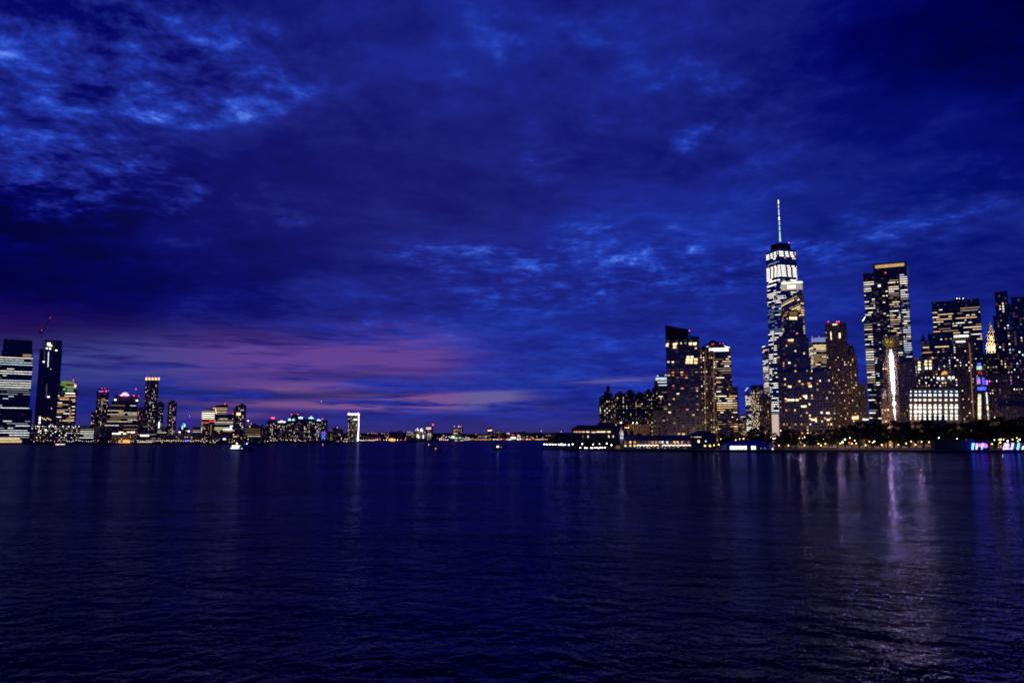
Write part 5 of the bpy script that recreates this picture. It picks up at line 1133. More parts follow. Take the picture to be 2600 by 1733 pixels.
# --- blue event tent and white kiosk
DT = 690
loc = P(1897, 1144, DT); loc.z = LAND_H
tent = empty('event_tent', loc, 'blue event tent with hipped roof and glowing white window openings on the quay', 'tent')
BL.append((1897, 55, 'blue event tent'))
tm = mat('tent_blue', (.05, .09, .55), .6, var=.35, scale=.5)
k4 = [P(1843, 1133, DT), P(1953, 1133, DT)]
zE = Zat(1131, DT); zR_ = Zat(1118.5, DT + 8)
b = MB(); xl, xr = k4[0].x, k4[1].x; dd = 18
b.prism([(xl, DT), (xr, DT), (xr, DT + dd), (xl, DT + dd)], LAND_H, zE, tm); b.build('wall', tent, loc)
b = MB(); rl, rr_2 = Xat(1860, 1118, DT + 8), Xat(1933, 1118, DT + 8); n_ = 9
for i in range(n_):
    f0, f1 = i / n_, (i + 1) / n_
    e0, e1 = xl - .6 + (xr - xl + 1.2) * f0, xl - .6 + (xr - xl + 1.2) * f1; r0, r1 = rl + (rr_2 - rl) * f0, rl + (rr_2 - rl) * f1
    m0 = ((e0 + e1) / 2, DT - .6, zE - .25); m1 = ((r0 + r1) / 2, DT + 9, zR_ - .35)
    b.face([(e0, DT - .6, zE), m0, m1, (r0, DT + 9, zR_)], tm); b.face([m0, (e1, DT - .6, zE), (r1, DT + 9, zR_), m1], tm)
    b.face([(e1, DT + dd + .6, zE), (e0, DT + dd + .6, zE), (r0, DT + 9, zR_), (r1, DT + 9, zR_)], tm)
b.face([(xl - .6, DT + dd + .6, zE), (xl - .6, DT - .6, zE), (rl, DT + 9, zR_)], tm); b.face([(xr + .6, DT - .6, zE), (xr + .6, DT + dd + .6, zE), (rr_2, DT + 9, zR_)], tm)
b.build('roof', tent, loc)
for (xa, xb, ya, yb) in ((1853, 1896, 1131.5, 1141), (1907, 1919, 1131.5, 1140.5)):
    nseg = max(2, int((xb - xa) / 7)); fr = None
    a, c = P(xa, yb, DT - .1), P(xb, ya, DT - .1)
    b = MB(); b.face([(a.x, a.y, a.z), (c.x, a.y, a.z), (c.x, a.y, c.z), (a.x, a.y, c.z)], em('tentglow')); fr = b.build('window', tent, loc)
    b = MB()
    for i in range(nseg + 1): b.box((a.x + (c.x - a.x) * i / nseg, a.y - .06, (a.z + c.z) / 2), (.14, .08, c.z - a.z), mat('frame_white', (.5, .5, .5), .6))
    f_ = b.build('frame', fr, (0, 0, 0)); f_.location = -loc
    # tables and guests' shapes behind the clear wall
    b = MB()
    for i in range(5): xx = a.x + (c.x - a.x) * (.45 + .11 * i); b.box((xx, a.y - .12, a.z + .7 + .25 * (i % 3)), (.5, .05, 1.0), mat('dim_furniture', (.12, .10, .08), .8))
    if xb - xa > 20: f_ = b.build('furniture', fr, (0, 0, 0)); f_.location = -loc
for x in (1932, 1942): 
    b = MB(); b.ball(P(x, 1137.5, DT - .5), .22, em('white')); b.build('wall_lamp', tent, loc)
loc = P(1960.5, 1144, 686); loc.z = LAND_H
kio = empty('ticket_kiosk', loc, 'small white glowing kiosk with flared cap at the right end of the blue tent', 'kiosk')
wp = mat('kiosk_white', (.75, .75, .78), .6)
b = MB(); k = 686 / F; b.lathe((loc.x, loc.y, Zat(1135, 686)), [(7 * k, 0), (7 * k, 4 * k), (5.5 * k, 7 * k), (.1, 9.5 * k)], wp, 8); b.build('cap', kio, loc)
b = MB(); b.prism([(loc.x + 3 * k * math.cos(t * math.pi / 4), loc.y + 3 * k * math.sin(t * math.pi / 4)) for t in range(8)], LAND_H, Zat(1136, 686), wp); b.build('booth', kio, loc)
for yy, r0 in ((1132, 1.0), (1139.5, .8)):
    b = MB(); b.box((loc.x, loc.y - 3.1 * k - (.7 if yy < 1135 else .1), Zat(yy, 686)), (r0 * 1.9, .1, r0 * 1.6), em('tentglow')); b.build('window', kio, loc)

# --- long dark hoarding and backdrop with blue light put into its colour
DH_ = 682
loc = P(2412, 1146, DH_); loc.z = LAND_H
ho = empty('hoarding', loc, 'long dark panelled hoarding wall standing on the quay left of the light sculptures', 'hoarding')
hm = mat('hoarding_panel', (.022, .02, .04), .8)
for i in range(5):
    a, c = P(2371 + i * 16.6, 1116, DH_), P(2387.4 + i * 16.6, 1116, DH_)
    b = MB(); b.prism([(a.x, DH_), (c.x, DH_), (c.x, DH_ + 6), (a.x, DH_ + 6)], LAND_H, a.z - (i % 2) * .25, hm if i else mat('hoarding_grey', (.035, .033, .04), .8)); b.build('panel', ho, loc)
for x, y in ((2384, 1111), (2430, 1113)):
    b = MB(); b.ball(P(x, y, DH_), .25, em('lamp')); b.tube([P(x, y, DH_ + .3), P(x, 1117, DH_ + .3)], .06, DARK, 4); b.build('wall_lamp', ho, loc)
loc = P(2482, 1146, DH_ + 4); loc.z = LAND_H
bd = empty('lit_backdrop', loc, 'tall dark screen glowing blue behind the first group of light tubes', 'screen wall')
a, c = P(2452, 1115, DH_ + 4), P(2475, 1115, DH_ + 4); b = MB(); b.prism([(a.x, a.y), (c.x, a.y), (c.x, a.y + 2), (a.x, a.y + 2)], LAND_H, a.z, mat('backdrop_painted_glow', (.03, .06, .40), .7)); b.build('panel', bd, loc)  # blue light on this panel is painted in as its base colour
a, c = P(2475.2, 1117, DH_ + 4), P(2512, 1117, DH_ + 4); b = MB(); b.prism([(a.x, a.y), (c.x, a.y), (c.x, a.y + 2), (a.x, a.y + 2)], LAND_H, a.z, hm); b.build('panel', bd, loc)
# --- light sculptures on the quay edge
DS = 671
def tube_obj(pts, r, ck, name, parent, l): b = MB(); b.tube([P(x, y, DS) for x, y in pts], r, em(ck), 8); return b.build(name, parent, l)
def disc_obj(x, y, rpx, ck, parent, l):
    b = MB(); p_ = P(x, y, DS); r = rpx * DS / F
    for s_ in (-.25, .25): b.face([(p_.x + r * math.cos(t * math.pi / 10), p_.y + s_, p_.z + r * math.sin(t * math.pi / 10)) for t in range(20)], em(ck))
    for t in range(20):
        a0, a1 = t * math.pi / 10, (t + 1) * math.pi / 10
        b.face([(p_.x + r * math.cos(a0), p_.y - .25, p_.z + r * math.sin(a0)), (p_.x + r * math.cos(a1), p_.y - .25, p_.z + r * math.sin(a1)), (p_.x + r * math.cos(a1), p_.y + .25, p_.z + r * math.sin(a1)), (p_.x + r * math.cos(a0), p_.y + .25, p_.z + r * math.sin(a0))], em(ck))
    return b.build('light_disc', parent, l)
def sculpt(cx, label):
    l = P(cx, 1146, DS); l.z = LAND_H
    r = empty('light_sculpture', l, label, 'light sculpture', 'light sculptures along the quay')
    b = MB(); b.box((l.x, DS, LAND_H + .25), (2.6, 1.6, .5), DARK); b.build('plinth', r, l); return r, l
r_, l = sculpt(2470, 'cool white light tube with a small side wedge, leftmost of the glowing tubes'); tube_obj([(2470.8, 1124.5), (2469, 1142.5)], .85, 'tube', 'light_tube', r_, l); tube_obj([(2472, 1125.5), (2475, 1127.5), (2472.5, 1129)], .5, 'tubew', 'side_wedge', r_, l)
r_, l = sculpt(2480, 'white light tube with a pink disc on its right side'); tube_obj([(2480.5, 1125), (2479, 1143.5)], .75, 'tubew', 'light_tube', r_, l); disc_obj(2487, 1129.6, 4.1, 'disc', r_, l)
r_, l = sculpt(2494, 'pale cyan light tube with the larger pink disc on its right'); tube_obj([(2495, 1124.5), (2492.8, 1142.5)], .7, 'tube', 'light_tube', r_, l); disc_obj(2502, 1130.8, 5.1, 'disc', r_, l)
r_, l = sculpt(2554, 'slanted light frame with a large white disc and a bright foot bar'); tube_obj([(2551.5, 1124.5), (2546.5, 1138.5)], .25, 'tubew', 'light_tube', r_, l); disc_obj(2556.6, 1129.6, 5.6, 'tubew', r_, l); tube_obj([(2547, 1138), (2561, 1138)], .7, 'tubew', 'foot_bar', r_, l); tube_obj([(2548, 1141.5), (2559, 1141)], .4, 'purple', 'foot_bar', r_, l)
r_, l = sculpt(2569, 'leaning white light tube with a flared bright base, right of the large disc'); tube_obj([(2571.8, 1124), (2568, 1142.5)], .8, 'tubew', 'light_tube', r_, l); tube_obj([(2563.5, 1138), (2571, 1138), (2568, 1142)], .7, 'tubew', 'flared_base', r_, l)
r_, l = sculpt(2585, 'tall leaning pale blue light tube, second from the right picture edge'); tube_obj([(2587, 1124), (2583.5, 1142)], .85, 'tube', 'light_tube', r_, l)
r_, l = sculpt(2596, 'short peach coloured light tube touching the right picture edge'); tube_obj([(2599.5, 1132), (2595.5, 1142)], .8, 'rose2', 'light_tube', r_, l)

# ------------------------------------------------------------------ trees
leafm = [mat('leaf_dark', (.020, .030, .012), .9, var=.5, scale=.6), mat('leaf_mid', (.035, .050, .018), .9, var=.5, scale=.6)]
bark = mat('bark', (.05, .04, .03), .95)
def tree_mesh(seed, h=20.0, cr_=7.0, base=4.5, n=900, leaf=.8):
    r = random.Random(seed); t = MB(); c = MB()
    t.tube([(0, 0, -.3), (.1, 0, h * .2), (r.uniform(-.4, .4), 0, h * .42), (r.uniform(-.6, .6), 0, h * .7)], [.55, .42, .3, .08], bark, 7)
    cl = []
    for i in range(13):
        a = r.uniform(0, 6.28); f = r.random() ** .6; z = r.uniform(base + 1.2, h - 1.5)
        k = math.sin(math.pi * min(1, max(.12, (z - base + 1) / (h - base + 1)))) ** .6
        p = Vector((math.cos(a) * cr_ * f * k, math.sin(a) * cr_ * f * k, z)); cl.append((p, r.uniform(1.6, 3.1)))
        t.tube([(0, 0, max(h * .2, z - 4.5)), (p.x * .5, p.y * .5, z - 1.8), tuple(p)], [.2, .13, .04], bark, 5)
    cl.append((Vector((0, 0, h - 2)), 2.4)); cl.append((Vector((0, 0, h * .6)), 3.2))
    for i in range(n):
        p0, rad = r.choice(cl)
        d = Vector((r.gauss(0, 1), r.gauss(0, 1), r.gauss(0, .8))).normalized() * rad * r.uniform(.35, 1.05)
        p = p0 + d; s_ = leaf * r.uniform(.5, 1.1)
        ax = Vector((r.gauss(0, 1), r.gauss(0, 1), r.gauss(0, .6))).normalized(); bx = ax.orthogonal().normalized(); cx = ax.cross(bx)
        c.face([p - bx * s_, p - cx * s_ * .6, p + bx * s_, p + cx * s_ * .6], leafm[1] if r.random() < .35 else leafm[0])
    return t, c
protos = []
def make_tree(i):
    t, c = tree_mesh(100 + i, h=20, cr_=(7.5, 6.5, 8.2, 7.0, 6.0)[i], base=(4.5, 5, 4, 5.5, 3.5)[i])
    root = empty('park_tree', (0, 0, 0), 'x', 'tree', 'x'); t.build('trunk', root); c.build('crown', root); return root
for i in range(5): protos.append([make_tree(i), False])
TREES = []
rt = random.Random(12)
def add_tree(px, ytop, D, wide=1.0, gz=LAND_H, grp='dark trees of the waterfront park'):
    i = rt.randrange(5); h = Zat(ytop, D) - gz; k = h / 20.5
    loc_ = (Xat(px, ytop, D), D, gz); sc = (k * wide, k * wide, k)
    pr = protos[i]
    if not pr[1]:
        o = pr[0]; o.location = loc_; o.scale = sc; o.rotation_euler = (0, 0, rt.uniform(0, 6)); pr[1] = True
    else: o = copy_tree(pr[0], loc_, rt.uniform(0, 6), sc)
    o['group'] = grp
    TREES.append((px, ytop, D, o))
prof = [(1395, 1104), (1412, 1102), (1430, 1104), (1452, 1109), (1475, 1111), (1498, 1112), (1520, 1107), (1538, 1105), (1556, 1111), (1590, 1093), (1604, 1091), (1622, 1097), (1642, 1101)]
for px, y in prof: add_tree(px, y, (Dman(px) + 22) if px < 1570 else 790, 1.25 if px < 1570 else 1.0)
for px, y in ((1405, 1113), (1443, 1115), (1466, 1117), (1489, 1117), (1510, 1113), (1530, 1111)): add_tree(px, y, Dman(px) + 12, 1.3)
back = [(1836, 1097), (1858, 1096), (1880, 1098), (1898, 1092), (1917, 1084), (1934, 1082), (1951, 1085), (1968, 1096), (1986, 1089), (2003, 1088), (2022, 1090), (2043, 1088), (2062, 1090), (2082, 1089), (2103, 1088), (2124, 1082), (2143, 1078), (2160, 1072), (2178, 1067), (2196, 1064), (2214, 1068), (2232, 1078), (2250, 1071), (2266, 1064), (2284, 1066), (2303, 1068), (2322, 1066), (2342, 1063), (2362, 1066), (2382, 1069), (2402, 1068), (2422, 1071), (2442, 1067), (2462, 1067), (2482, 1064), (2502, 1063), (2522, 1056), (2540, 1053), (2558, 1060), (2576, 1057), (2594, 1055), (2612, 1054)]
for px, y in back: add_tree(px, y + rt.uniform(-2, 2), 815 + rt.uniform(-25, 30), 1.0)
px = 1985
while px < 2620:
    add_tree(px, 1098 + rt.uniform(-6, 6) - (6 if px > 2150 else 0), 752 + rt.uniform(-14, 14), 1.25); px += rt.uniform(26, 36)
for px, y in ((1828, 1108), (1850, 1110), (1872, 1110), (1895, 1107), (1972, 1104)): add_tree(px, y, 742, 1.1)
# left bank quay trees
for px in (94, 108, 122, 133, 160, 172, 184, 198, 216, 240, 262, 296, 308, 290): add_tree(px, 1114 + rt.uniform(-1.5, 1.5), Djer(px) + 14, 1.6, 2.2, 'small quay trees of the left bank')
for pr in protos: assert pr[1]
# near bushes hide the ground line
from collections import defaultdict
def label_rows(items, look, where, maxw=16):
    """items: (px, object). Each gets: look + where + the thing it stands by + its place in that run."""
    runs = defaultdict(list)
    for t in items: runs[near_short(t[0])].append(t)
    for short, lst in runs.items():
        lst.sort(key=lambda t: t[0])
        for i, t in enumerate(lst):
            o = t[1]
            if len(lst) == 1: o['label'] = '%s %s the %s' % (look, where, short)
            else: o['label'] = '%s %s the %s, %s from left' % (look, where, short, ORD[min(i, 19)])
near_b = [t for t in TREES if t[2] > 780 and t[0] > 1570]
mid_b = [t for t in TREES if t[2] <= 780 and t[0] > 1570]
pt_b = sorted([t for t in TREES if 1380 < t[0] < 1570], key=lambda t: t[0]); jl = sorted([t for t in TREES if t[0] < 1000], key=lambda t: t[0])
label_rows([(t[0], t[3]) for t in near_b], 'tall dark tree', 'in front of')
label_rows([(t[0], t[3]) for t in mid_b], 'shorter lamp lit tree', 'below')
for i, t in enumerate(pt_b): t[3]['label'] = 'round dark tree on the lamp lit point before the museum, %s from left' % ORD[min(i, 19)]
for i, t in enumerate(jl): t[3]['label'] = 'small dark quay tree under the left bank low blocks, %s from left' % ORD[min(i, 19)]

# ------------------------------------------------------------------ lamps
GLOBE = {}
def lamp(px, py, D, ck='lamp', r=.45, gz=LAND_H, name='street_lamp', grp='lamps of the waterfront park'):
    p = P(px, py, D); h = max(p.z - gz, .5)
    root = empty(name, (p.x, p.y, gz), 'x', 'lamp', grp)
    key = ('post', round(h, 1))
    if key not in GLOBE:
        b = MB(); b.tube([(0, 0, 0), (0, 0, .5), (0, 0, h - r * .8)], [.16, .09, .06], DARK, 6); b.lathe((0, 0, h - r), [(.3, -.05), (.3, .05)], DARK, 8)
        o = b.build('post', root); GLOBE[key] = o.data
    else:
        o = bpy.data.objects.new('post', GLOBE[key]); COL.objects.link(o); o.parent = root
    k2 = ('globe', ck, r)
    if k2 not in GLOBE:
        b = MB(); b.ball((0, 0, 0), r, em(ck), 8, 6); o = b.build('globe', root); GLOBE[k2] = o.data
    else:
        o = bpy.data.objects.new('globe', GLOBE[k2]); COL.objects.link(o); o.parent = root
    o.location = (0, 0, h)
    LAMPS.append((px, root, ck, D)); return root
LAMPS = []
park = [(1978, 1130, 'lampo'), (2002, 1130, 'lampy'), (2043, 1130, 'lampy'), (2078, 1126, 'lampy'), (2084.5, 1130, 'lampy'), (2095.5, 1126, 'lampy'), (2133.5, 1125.5, 'lampy'), (2139, 1122, 'lamp'), (2156, 1123, 'lampr'), (2163, 1125.5, 'lampy'), (2170, 1118, 'lampy'), (2174, 1125, 'lampy'), (2198, 1129.5, 'lampy'), (2158, 1111, 'lampy'), (2145.5, 1115, 'lampc'), (1974, 1111, 'lampc'), (1982, 1092.6, 'lampy'),
        (1868, 1116.5, 'lampy'), (1873, 1114, 'lamp'), (1878, 1114, 'lampy'), (1887.5, 1113.5, 'lampy'), (1894, 1114, 'lamp'), (1899, 1114, 'lampy'), (1823, 1117, 'lampg'), (1830.5, 1114, 'lampy'), (1813, 1129.5, 'lampy'), (1825, 1128, 'lampy'), (1855, 1115, 'lampg'), (2043, 1109, 'lampy'),
        (2207.5, 1120, 'lampy'), (2216, 1123, 'lampy'), (2220, 1120, 'lamp'), (2239, 1129, 'lampy'), (2281, 1128.5, 'lampy'), (2301, 1125, 'lampy'), (2313.5, 1120, 'lampy'), (2324.5, 1128.5, 'lampy'), (2340, 1121, 'lampy'), (2359, 1122, 'lampy'), (2519, 1126.5, 'lampy'), (2536, 1116, 'lampo'), (2540.5, 1115, 'lampc'), (2540, 1122, 'lampy'), (2548, 1115, 'lampy'), (2558.5, 1119, 'lamp'), (2571, 1115, 'lampy'), (2582, 1111, 'lampy'), (2589, 1115, 'lamp'), (2584, 1119, 'lampy'), (2525, 1116.5, 'lampg'), (1964, 1113, 'lampc'), (1969, 1112.5, 'lampc')]
for (x, y, c) in park: lamp(x, y, Dman(x) + (8 if y > 1127 else 42 if y > 1120 else 68), c, .42)
prom = [1382, 1388.5, 1396, 1403.5, 1411, 1419, 1424, 1426, 1428.5, 1435.5, 1444]
PR = [lamp(x, 1127.3 + (x - 1382) * .02 - (1.5 if x in (1426,) else 0), Dman(x) + 6, 'lamp', .46, grp='promenade lamps on the point') for x in prom]
PR += [lamp(x, y, Dman(x) + 14, 'lamp', .42, grp='promenade lamps on the point') for x, y in ((1454, 1127), (1478.5, 1126.7), (1522, 1126), (1540.5, 1125.3), (1552.5, 1129), (1506, 1127.5))]
BO = [lamp(x, y, Dman(x) + 3, 'lamp', .34, name='path_light', grp='low quay edge lights on the point') for x, y in ((1473.5, 1137.6), (1485, 1136.2), (1490, 1137.8), (1501, 1137), (1504.5, 1136.6), (1511, 1135.8), (1516, 1136), (1520.5, 1137.5), (1524.5, 1135.6), (1530, 1136), (1536, 1135.5))]
for i, o in enumerate(PR): o['label'] = 'white globe lamp along the promenade of the point, %s from its tip' % ORD[i]
for i, o in enumerate(BO): o['label'] = 'low white quay edge light below the museum trees, %s from the left' % ORD[i]
cname = {'lamp': 'white park lamp', 'lampy': 'yellow park lamp', 'lampo': 'orange park lamp', 'lampr': 'red park light', 'lampc': 'bluish park lamp', 'lampg': 'greenish park lamp'}
byc = defaultdict(list)
for (x, o, c, D) in LAMPS[:len(park)]: byc[c].append((x, o))
for c, lst in byc.items(): label_rows(lst, cname[c], 'near')
for (x, o, c, D) in LAMPS[:len(park)]:
    if c in ('lampy', 'lamp') and D < 735 and 1800 < x < 2520:
        ld = bpy.data.lights.new('lamp_light', 'POINT'); ld.energy = 480; ld.color = (1, .82, .42); ld.shadow_soft_size = .5
        l_ = bpy.data.objects.new('bulb', ld); COL.objects.link(l_); l_.parent = o; l_.location = (0, .9, max(c_.location.z for c_ in o.children))
nL = len(LAMPS)
# left bank and upriver quay lights
rl_ = random.Random(31)
def quay(x0, x1, step, cols, y0=1123, jy=1.4, r=.42, jx=.35):
    x = x0
    while x < x1:
        D = Djer(x) + rl_.uniform(5, 16); yy = pyof(2.2 + rl_.uniform(3.0, 5.5), D)
        lamp(x, yy, D, rl_.choice(cols), r * D / 1500, 2.2, 'quay_lamp', 'quay lamps along the far bank'); x += step * rl_.uniform(1 - jx, 1 + jx)
quay(86, 176, 11, ['qlamp', 'qlampc', 'qlampy'])
quay(176, 250, 5.2, ['qlamp', 'qlamp', 'qlampc', 'qlampy'])
quay(276, 345, 6, ['qlamp', 'qlampy', 'qlampo', 'qlamp'])
quay(348, 436, 5.5, ['qlamp', 'qlampc', 'qlamp'])
quay(440, 522, 6.4, ['qlamp'], jx=.02)
quay(524, 640, 7.5, ['qlamp', 'qlampy', 'qlamp', 'qlampo'])
quay(642, 690, 9, ['qlamp']); quay(695, 832, 11, ['qlamp', 'qlamp', 'qlampy'], r=.4); quay(832, 1014, 6.0, ['flamp', 'flamp', 'flampy'], r=.4)
quay(1018, 1096, 9, ['flamp', 'flampo', 'flampy'], r=.4); quay(1112, 1200, 4.5, ['flamp'], r=.42); quay(1202, 1248, 4.2, ['flampo', 'flampo', 'flampy'], r=.4); quay(1250, 1352, 3.8, ['flamp', 'flamp', 'flampy', 'flampr'], r=.4); quay(1354, 1392, 4.5, ['flampy', 'flampo'], r=.42)
cn2 = {'flamp': 'white quay lamp', 'flampy': 'yellow quay lamp', 'flampo': 'orange quay lamp', 'flampr': 'red quay light', 'qlamp': 'white quay lamp', 'qlampy': 'yellow quay lamp', 'qlampo': 'orange quay lamp', 'qlampr': 'red quay light', 'qlampc': 'bluish quay lamp', 'lamp': 'white quay lamp', 'lampy': 'yellow quay lamp', 'lampo': 'orange quay lamp', 'lampr': 'red quay light', 'lampc': 'bluish quay lamp', 'lampg': 'greenish quay lamp'}
byc = defaultdict(list)
for (x, o, c, D) in LAMPS[nL:]: byc[cn2[c]].append((x, o))
for c, lst in byc.items(): label_rows(lst, c, 'below')
nL = len(LAMPS)
# lights scattered over the dark hillside
for i in range(88):
    x = rl_.uniform(915, 1398); D = rl_.uniform(3000, 5600); y = min(rl_.triangular(1100, 1115, 1112), pyof(6, D))
    lamp(x, y, D, rl_.choice(['flampy', 'flamp', 'flampo', 'flampy']), rl_.uniform(.4, .85) * D / 3500, 2.2, 'hillside_lamp', 'scattered hillside lamps upriver')
byc = defaultdict(list)
for (x, o, c, D) in LAMPS[nL:]: byc[c].append((x, o))
for c, lst in byc.items(): label_rows(lst, cn2[c].replace('quay', 'hillside'), 'above')

# added, unseen street lights behind the park, put in to brighten the stone fronts
SL = [(2125, 935), (2168, 930), (2030, 930), (2215, 930), (2255, 930), (2330, 900), (2400, 900), (2462, 935), (2540, 905), (2585, 905), (1800, 960), (1940, 1180), (1620, 965), (1480, 868), (1560, 868), (1725, 955), (2090, 940)]
EN = [7000, 7000, 3000, 4500, 8000, 2500, 3000, 7000, 5500, 4500, 7000, 18000, 6000, 60, 60, 2600, 4000]
STL = []
for (px, D), e in zip(SL, EN):
    x = Xat(px, 1108, D); root = empty('added_street_light', (x, D, LAND_H), 'x', 'lamp', 'added street lights behind the park trees')
    b = MB(); b.tube([(0, 0, 0), (0, 0, 8.5), (0, -1.2, 9.0)], [.16, .1, .07], DARK, 6); b.build('post', root)
    b = MB(); b.box((0, -1.5, 8.9), (.4, .9, .18), DARK); b.box((0, -1.5, 8.79), (.3, .7, .04), em('lampy')); b.build('lamp_head', root)
    ld = bpy.data.lights.new('added_street_light', 'POINT'); ld.energy = e * 3.6; ld.color = (1, .60, .34); ld.shadow_soft_size = .6
    o = bpy.data.objects.new('bulb', ld); COL.objects.link(o); o.parent = root; o.location = (0, -1.5, 8.3); STL.append((px, root))
label_rows(STL, 'added amber street light', 'at the foot of')

# ------------------------------------------------------------------ boats
hullw = mat('hull_white', (.55, .55, .58), .5); hulld = mat('hull_dark', (.03, .03, .045), .5); sailm = mat('sail_cloth', (.26, .22, .34), .8); foam = mat('foam', (.42, .48, .62), .7, var=.5, scale=1.2)
def hull(b, cx, y, L, Bm, h, m, bow=1, z0=-.3):
    """boat hull lying along x; bow=+1 points right"""
    st_ = [(-.5, .75), (-.45, .9), (-.1, 1.0), (.25, .85), (.42, .45), (.5, .04)]
    lo = []; hi = []
    for f, w_ in st_:
        lo.append((f, w_ * .7)); hi.append((f * (1.03 if f > 0 else 1.0), w_))
    def ring(lst, z, sh=0):
        a = [(cx + bow * f * L, y - w_ * Bm / 2, z + sh * max(0, f)) for f, w_ in lst]
        c = [(cx + bow * f * L, y + w_ * Bm / 2, z + sh * max(0, f)) for f, w_ in reversed(lst)]
        return a + c
    r0, r1 = ring(lo, z0), ring(hi, h, h * .5)
    n = len(r0)
    for i in range(n): b.face([r0[i], r0[(i + 1) % n], r1[(i + 1) % n], r1[i]], m)
    b.face(r1, m)
def foam_patch(pts, seed, name, label, thick=.12):
    """ragged churned strip: list of (px, py, half height px)"""
    r = random.Random(seed); b = MB(); up = []; dn = []
    fine = []
    for (a, c) in zip(pts, pts[1:]):
        for k in range(14): f = k / 14; fine.append([a[i] + (c[i] - a[i]) * f for i in range(3)])
    for x, y, h in fine:
        j1, j2 = r.uniform(.4, 1.25), r.uniform(.4, 1.25)
        d1, d0 = Dwater(y - h * j1, .1), Dwater(y + h * j2, .1)
        up.append((Xat(x, y, d1), d1, .05)); dn.append((Xat(x, y, d0), d0, .05))
    for i in range(len(up) - 1):
        m0 = [(up[k][0] * .5 + dn[k][0] * .5, up[k][1] * .5 + dn[k][1] * .5, .05 + thick * r.uniform(.5, 2.2)) for k in (i, i)]
    mids = [((u[0] + d[0]) / 2, (u[1] + d[1]) / 2, .05 + thick * r.uniform(.4, 2.4)) for u, d in zip(up, dn)]
    for i in range(len(up) - 1):
        b.face([dn[i], dn[i + 1], mids[i + 1], mids[i]], foam); b.face([mids[i], mids[i + 1], up[i + 1], up[i]], foam)
    return tag(b.build(name), label, 'wake', kind='stuff')
# excursion ferry
Df = Dwater(1142); cx = Xat(618, 1142, Df); loc = Vector((cx, Df, 0)); k = Df / F
fe = empty('ferry_boat', loc, 'white excursion ferry with two blazing stern decks and dark forward cabins', 'ferry')
b = MB(); hull(b, cx, Df, 60 * k, 8, Zat(1139, Df) + .1, mat('hull_blue', (.10, .11, .16), .5)); b.build('hull', fe, loc)
def bx_px(b, x0, y0, x1, y1, dep, m, D=Df, dz=0): a, c = P(x0, y1, D), P(x1, y0, D); b.box(((a.x + c.x) / 2, D + dz, (a.z + c.z) / 2), (c.x - a.x, dep, c.z - a.z), m)
b = MB(); bx_px(b, 609, 1134.5, 646, 1138, 6.0, mat('cabin_wall', (.30, .29, .36), .5)); bx_px(b, 611, 1130, 640, 1134, 5.4, MATS['cabin_wall']); bx_px(b, 588, 1134.2, 648, 1134.8, 6.8, hullw); bx_px(b, 590, 1129, 643, 1129.6, 6.2, hullw); b.build('cabin', fe, loc)
b = MB(); bx_px(b, 612, 1135.4, 644, 1136.8, 6.06, mat('cabin_glass', (.02, .02, .035), .1)); bx_px(b, 613, 1131, 638, 1132.8, 5.46, MATS['cabin_glass']); b.build('window', fe, loc)
for (x0, y0, x1, y1) in ((587.8, 1135.2, 607.5, 1140.2), (591, 1129.8, 609.5, 1134.0)):
    b = MB(); bx_px(b, x0, y0, x1, y1, 5.6, em('deck')); b.build('lit_deck', fe, loc)
b = MB()
for x in range(588, 610, 3): b.tube([P(x + 2, 1129.6, Df - 3.0), P(x, 1140, Df - 3.2)], .05, hulld, 4)
b.build('railing', fe, loc)
b = MB(); b.tube([P(603, 1129.5, Df), P(603, 1117, Df)], [.12, .06], hullw, 5); b.build('mast', fe, loc)
for (x, y, r0, ck) in ((601.5, 1125.5, .75, 'lampy'), (600.5, 1122.5, .35, 'rose'), (614, 1137.8, .22, 'lampc'), (626.5, 1126.3, .25, 'lampc')):
    b = MB(); b.ball(P(x, y, Df - 3.2), r0, em(ck)); b.build('deck_lamp', fe, loc)
b = MB(); bx_px(b, 618, 1124.6, 626, 1128, 2.6, em('bluedim')); b.build('wheelhouse', fe, loc)
foam_patch([(577, 1143.2, .2), (588, 1143.2, .7), (600, 1143.6, 1.0), (609, 1143.8, .4)], 2, 'wake', 'bright foam streak under the lit stern of the ferry')
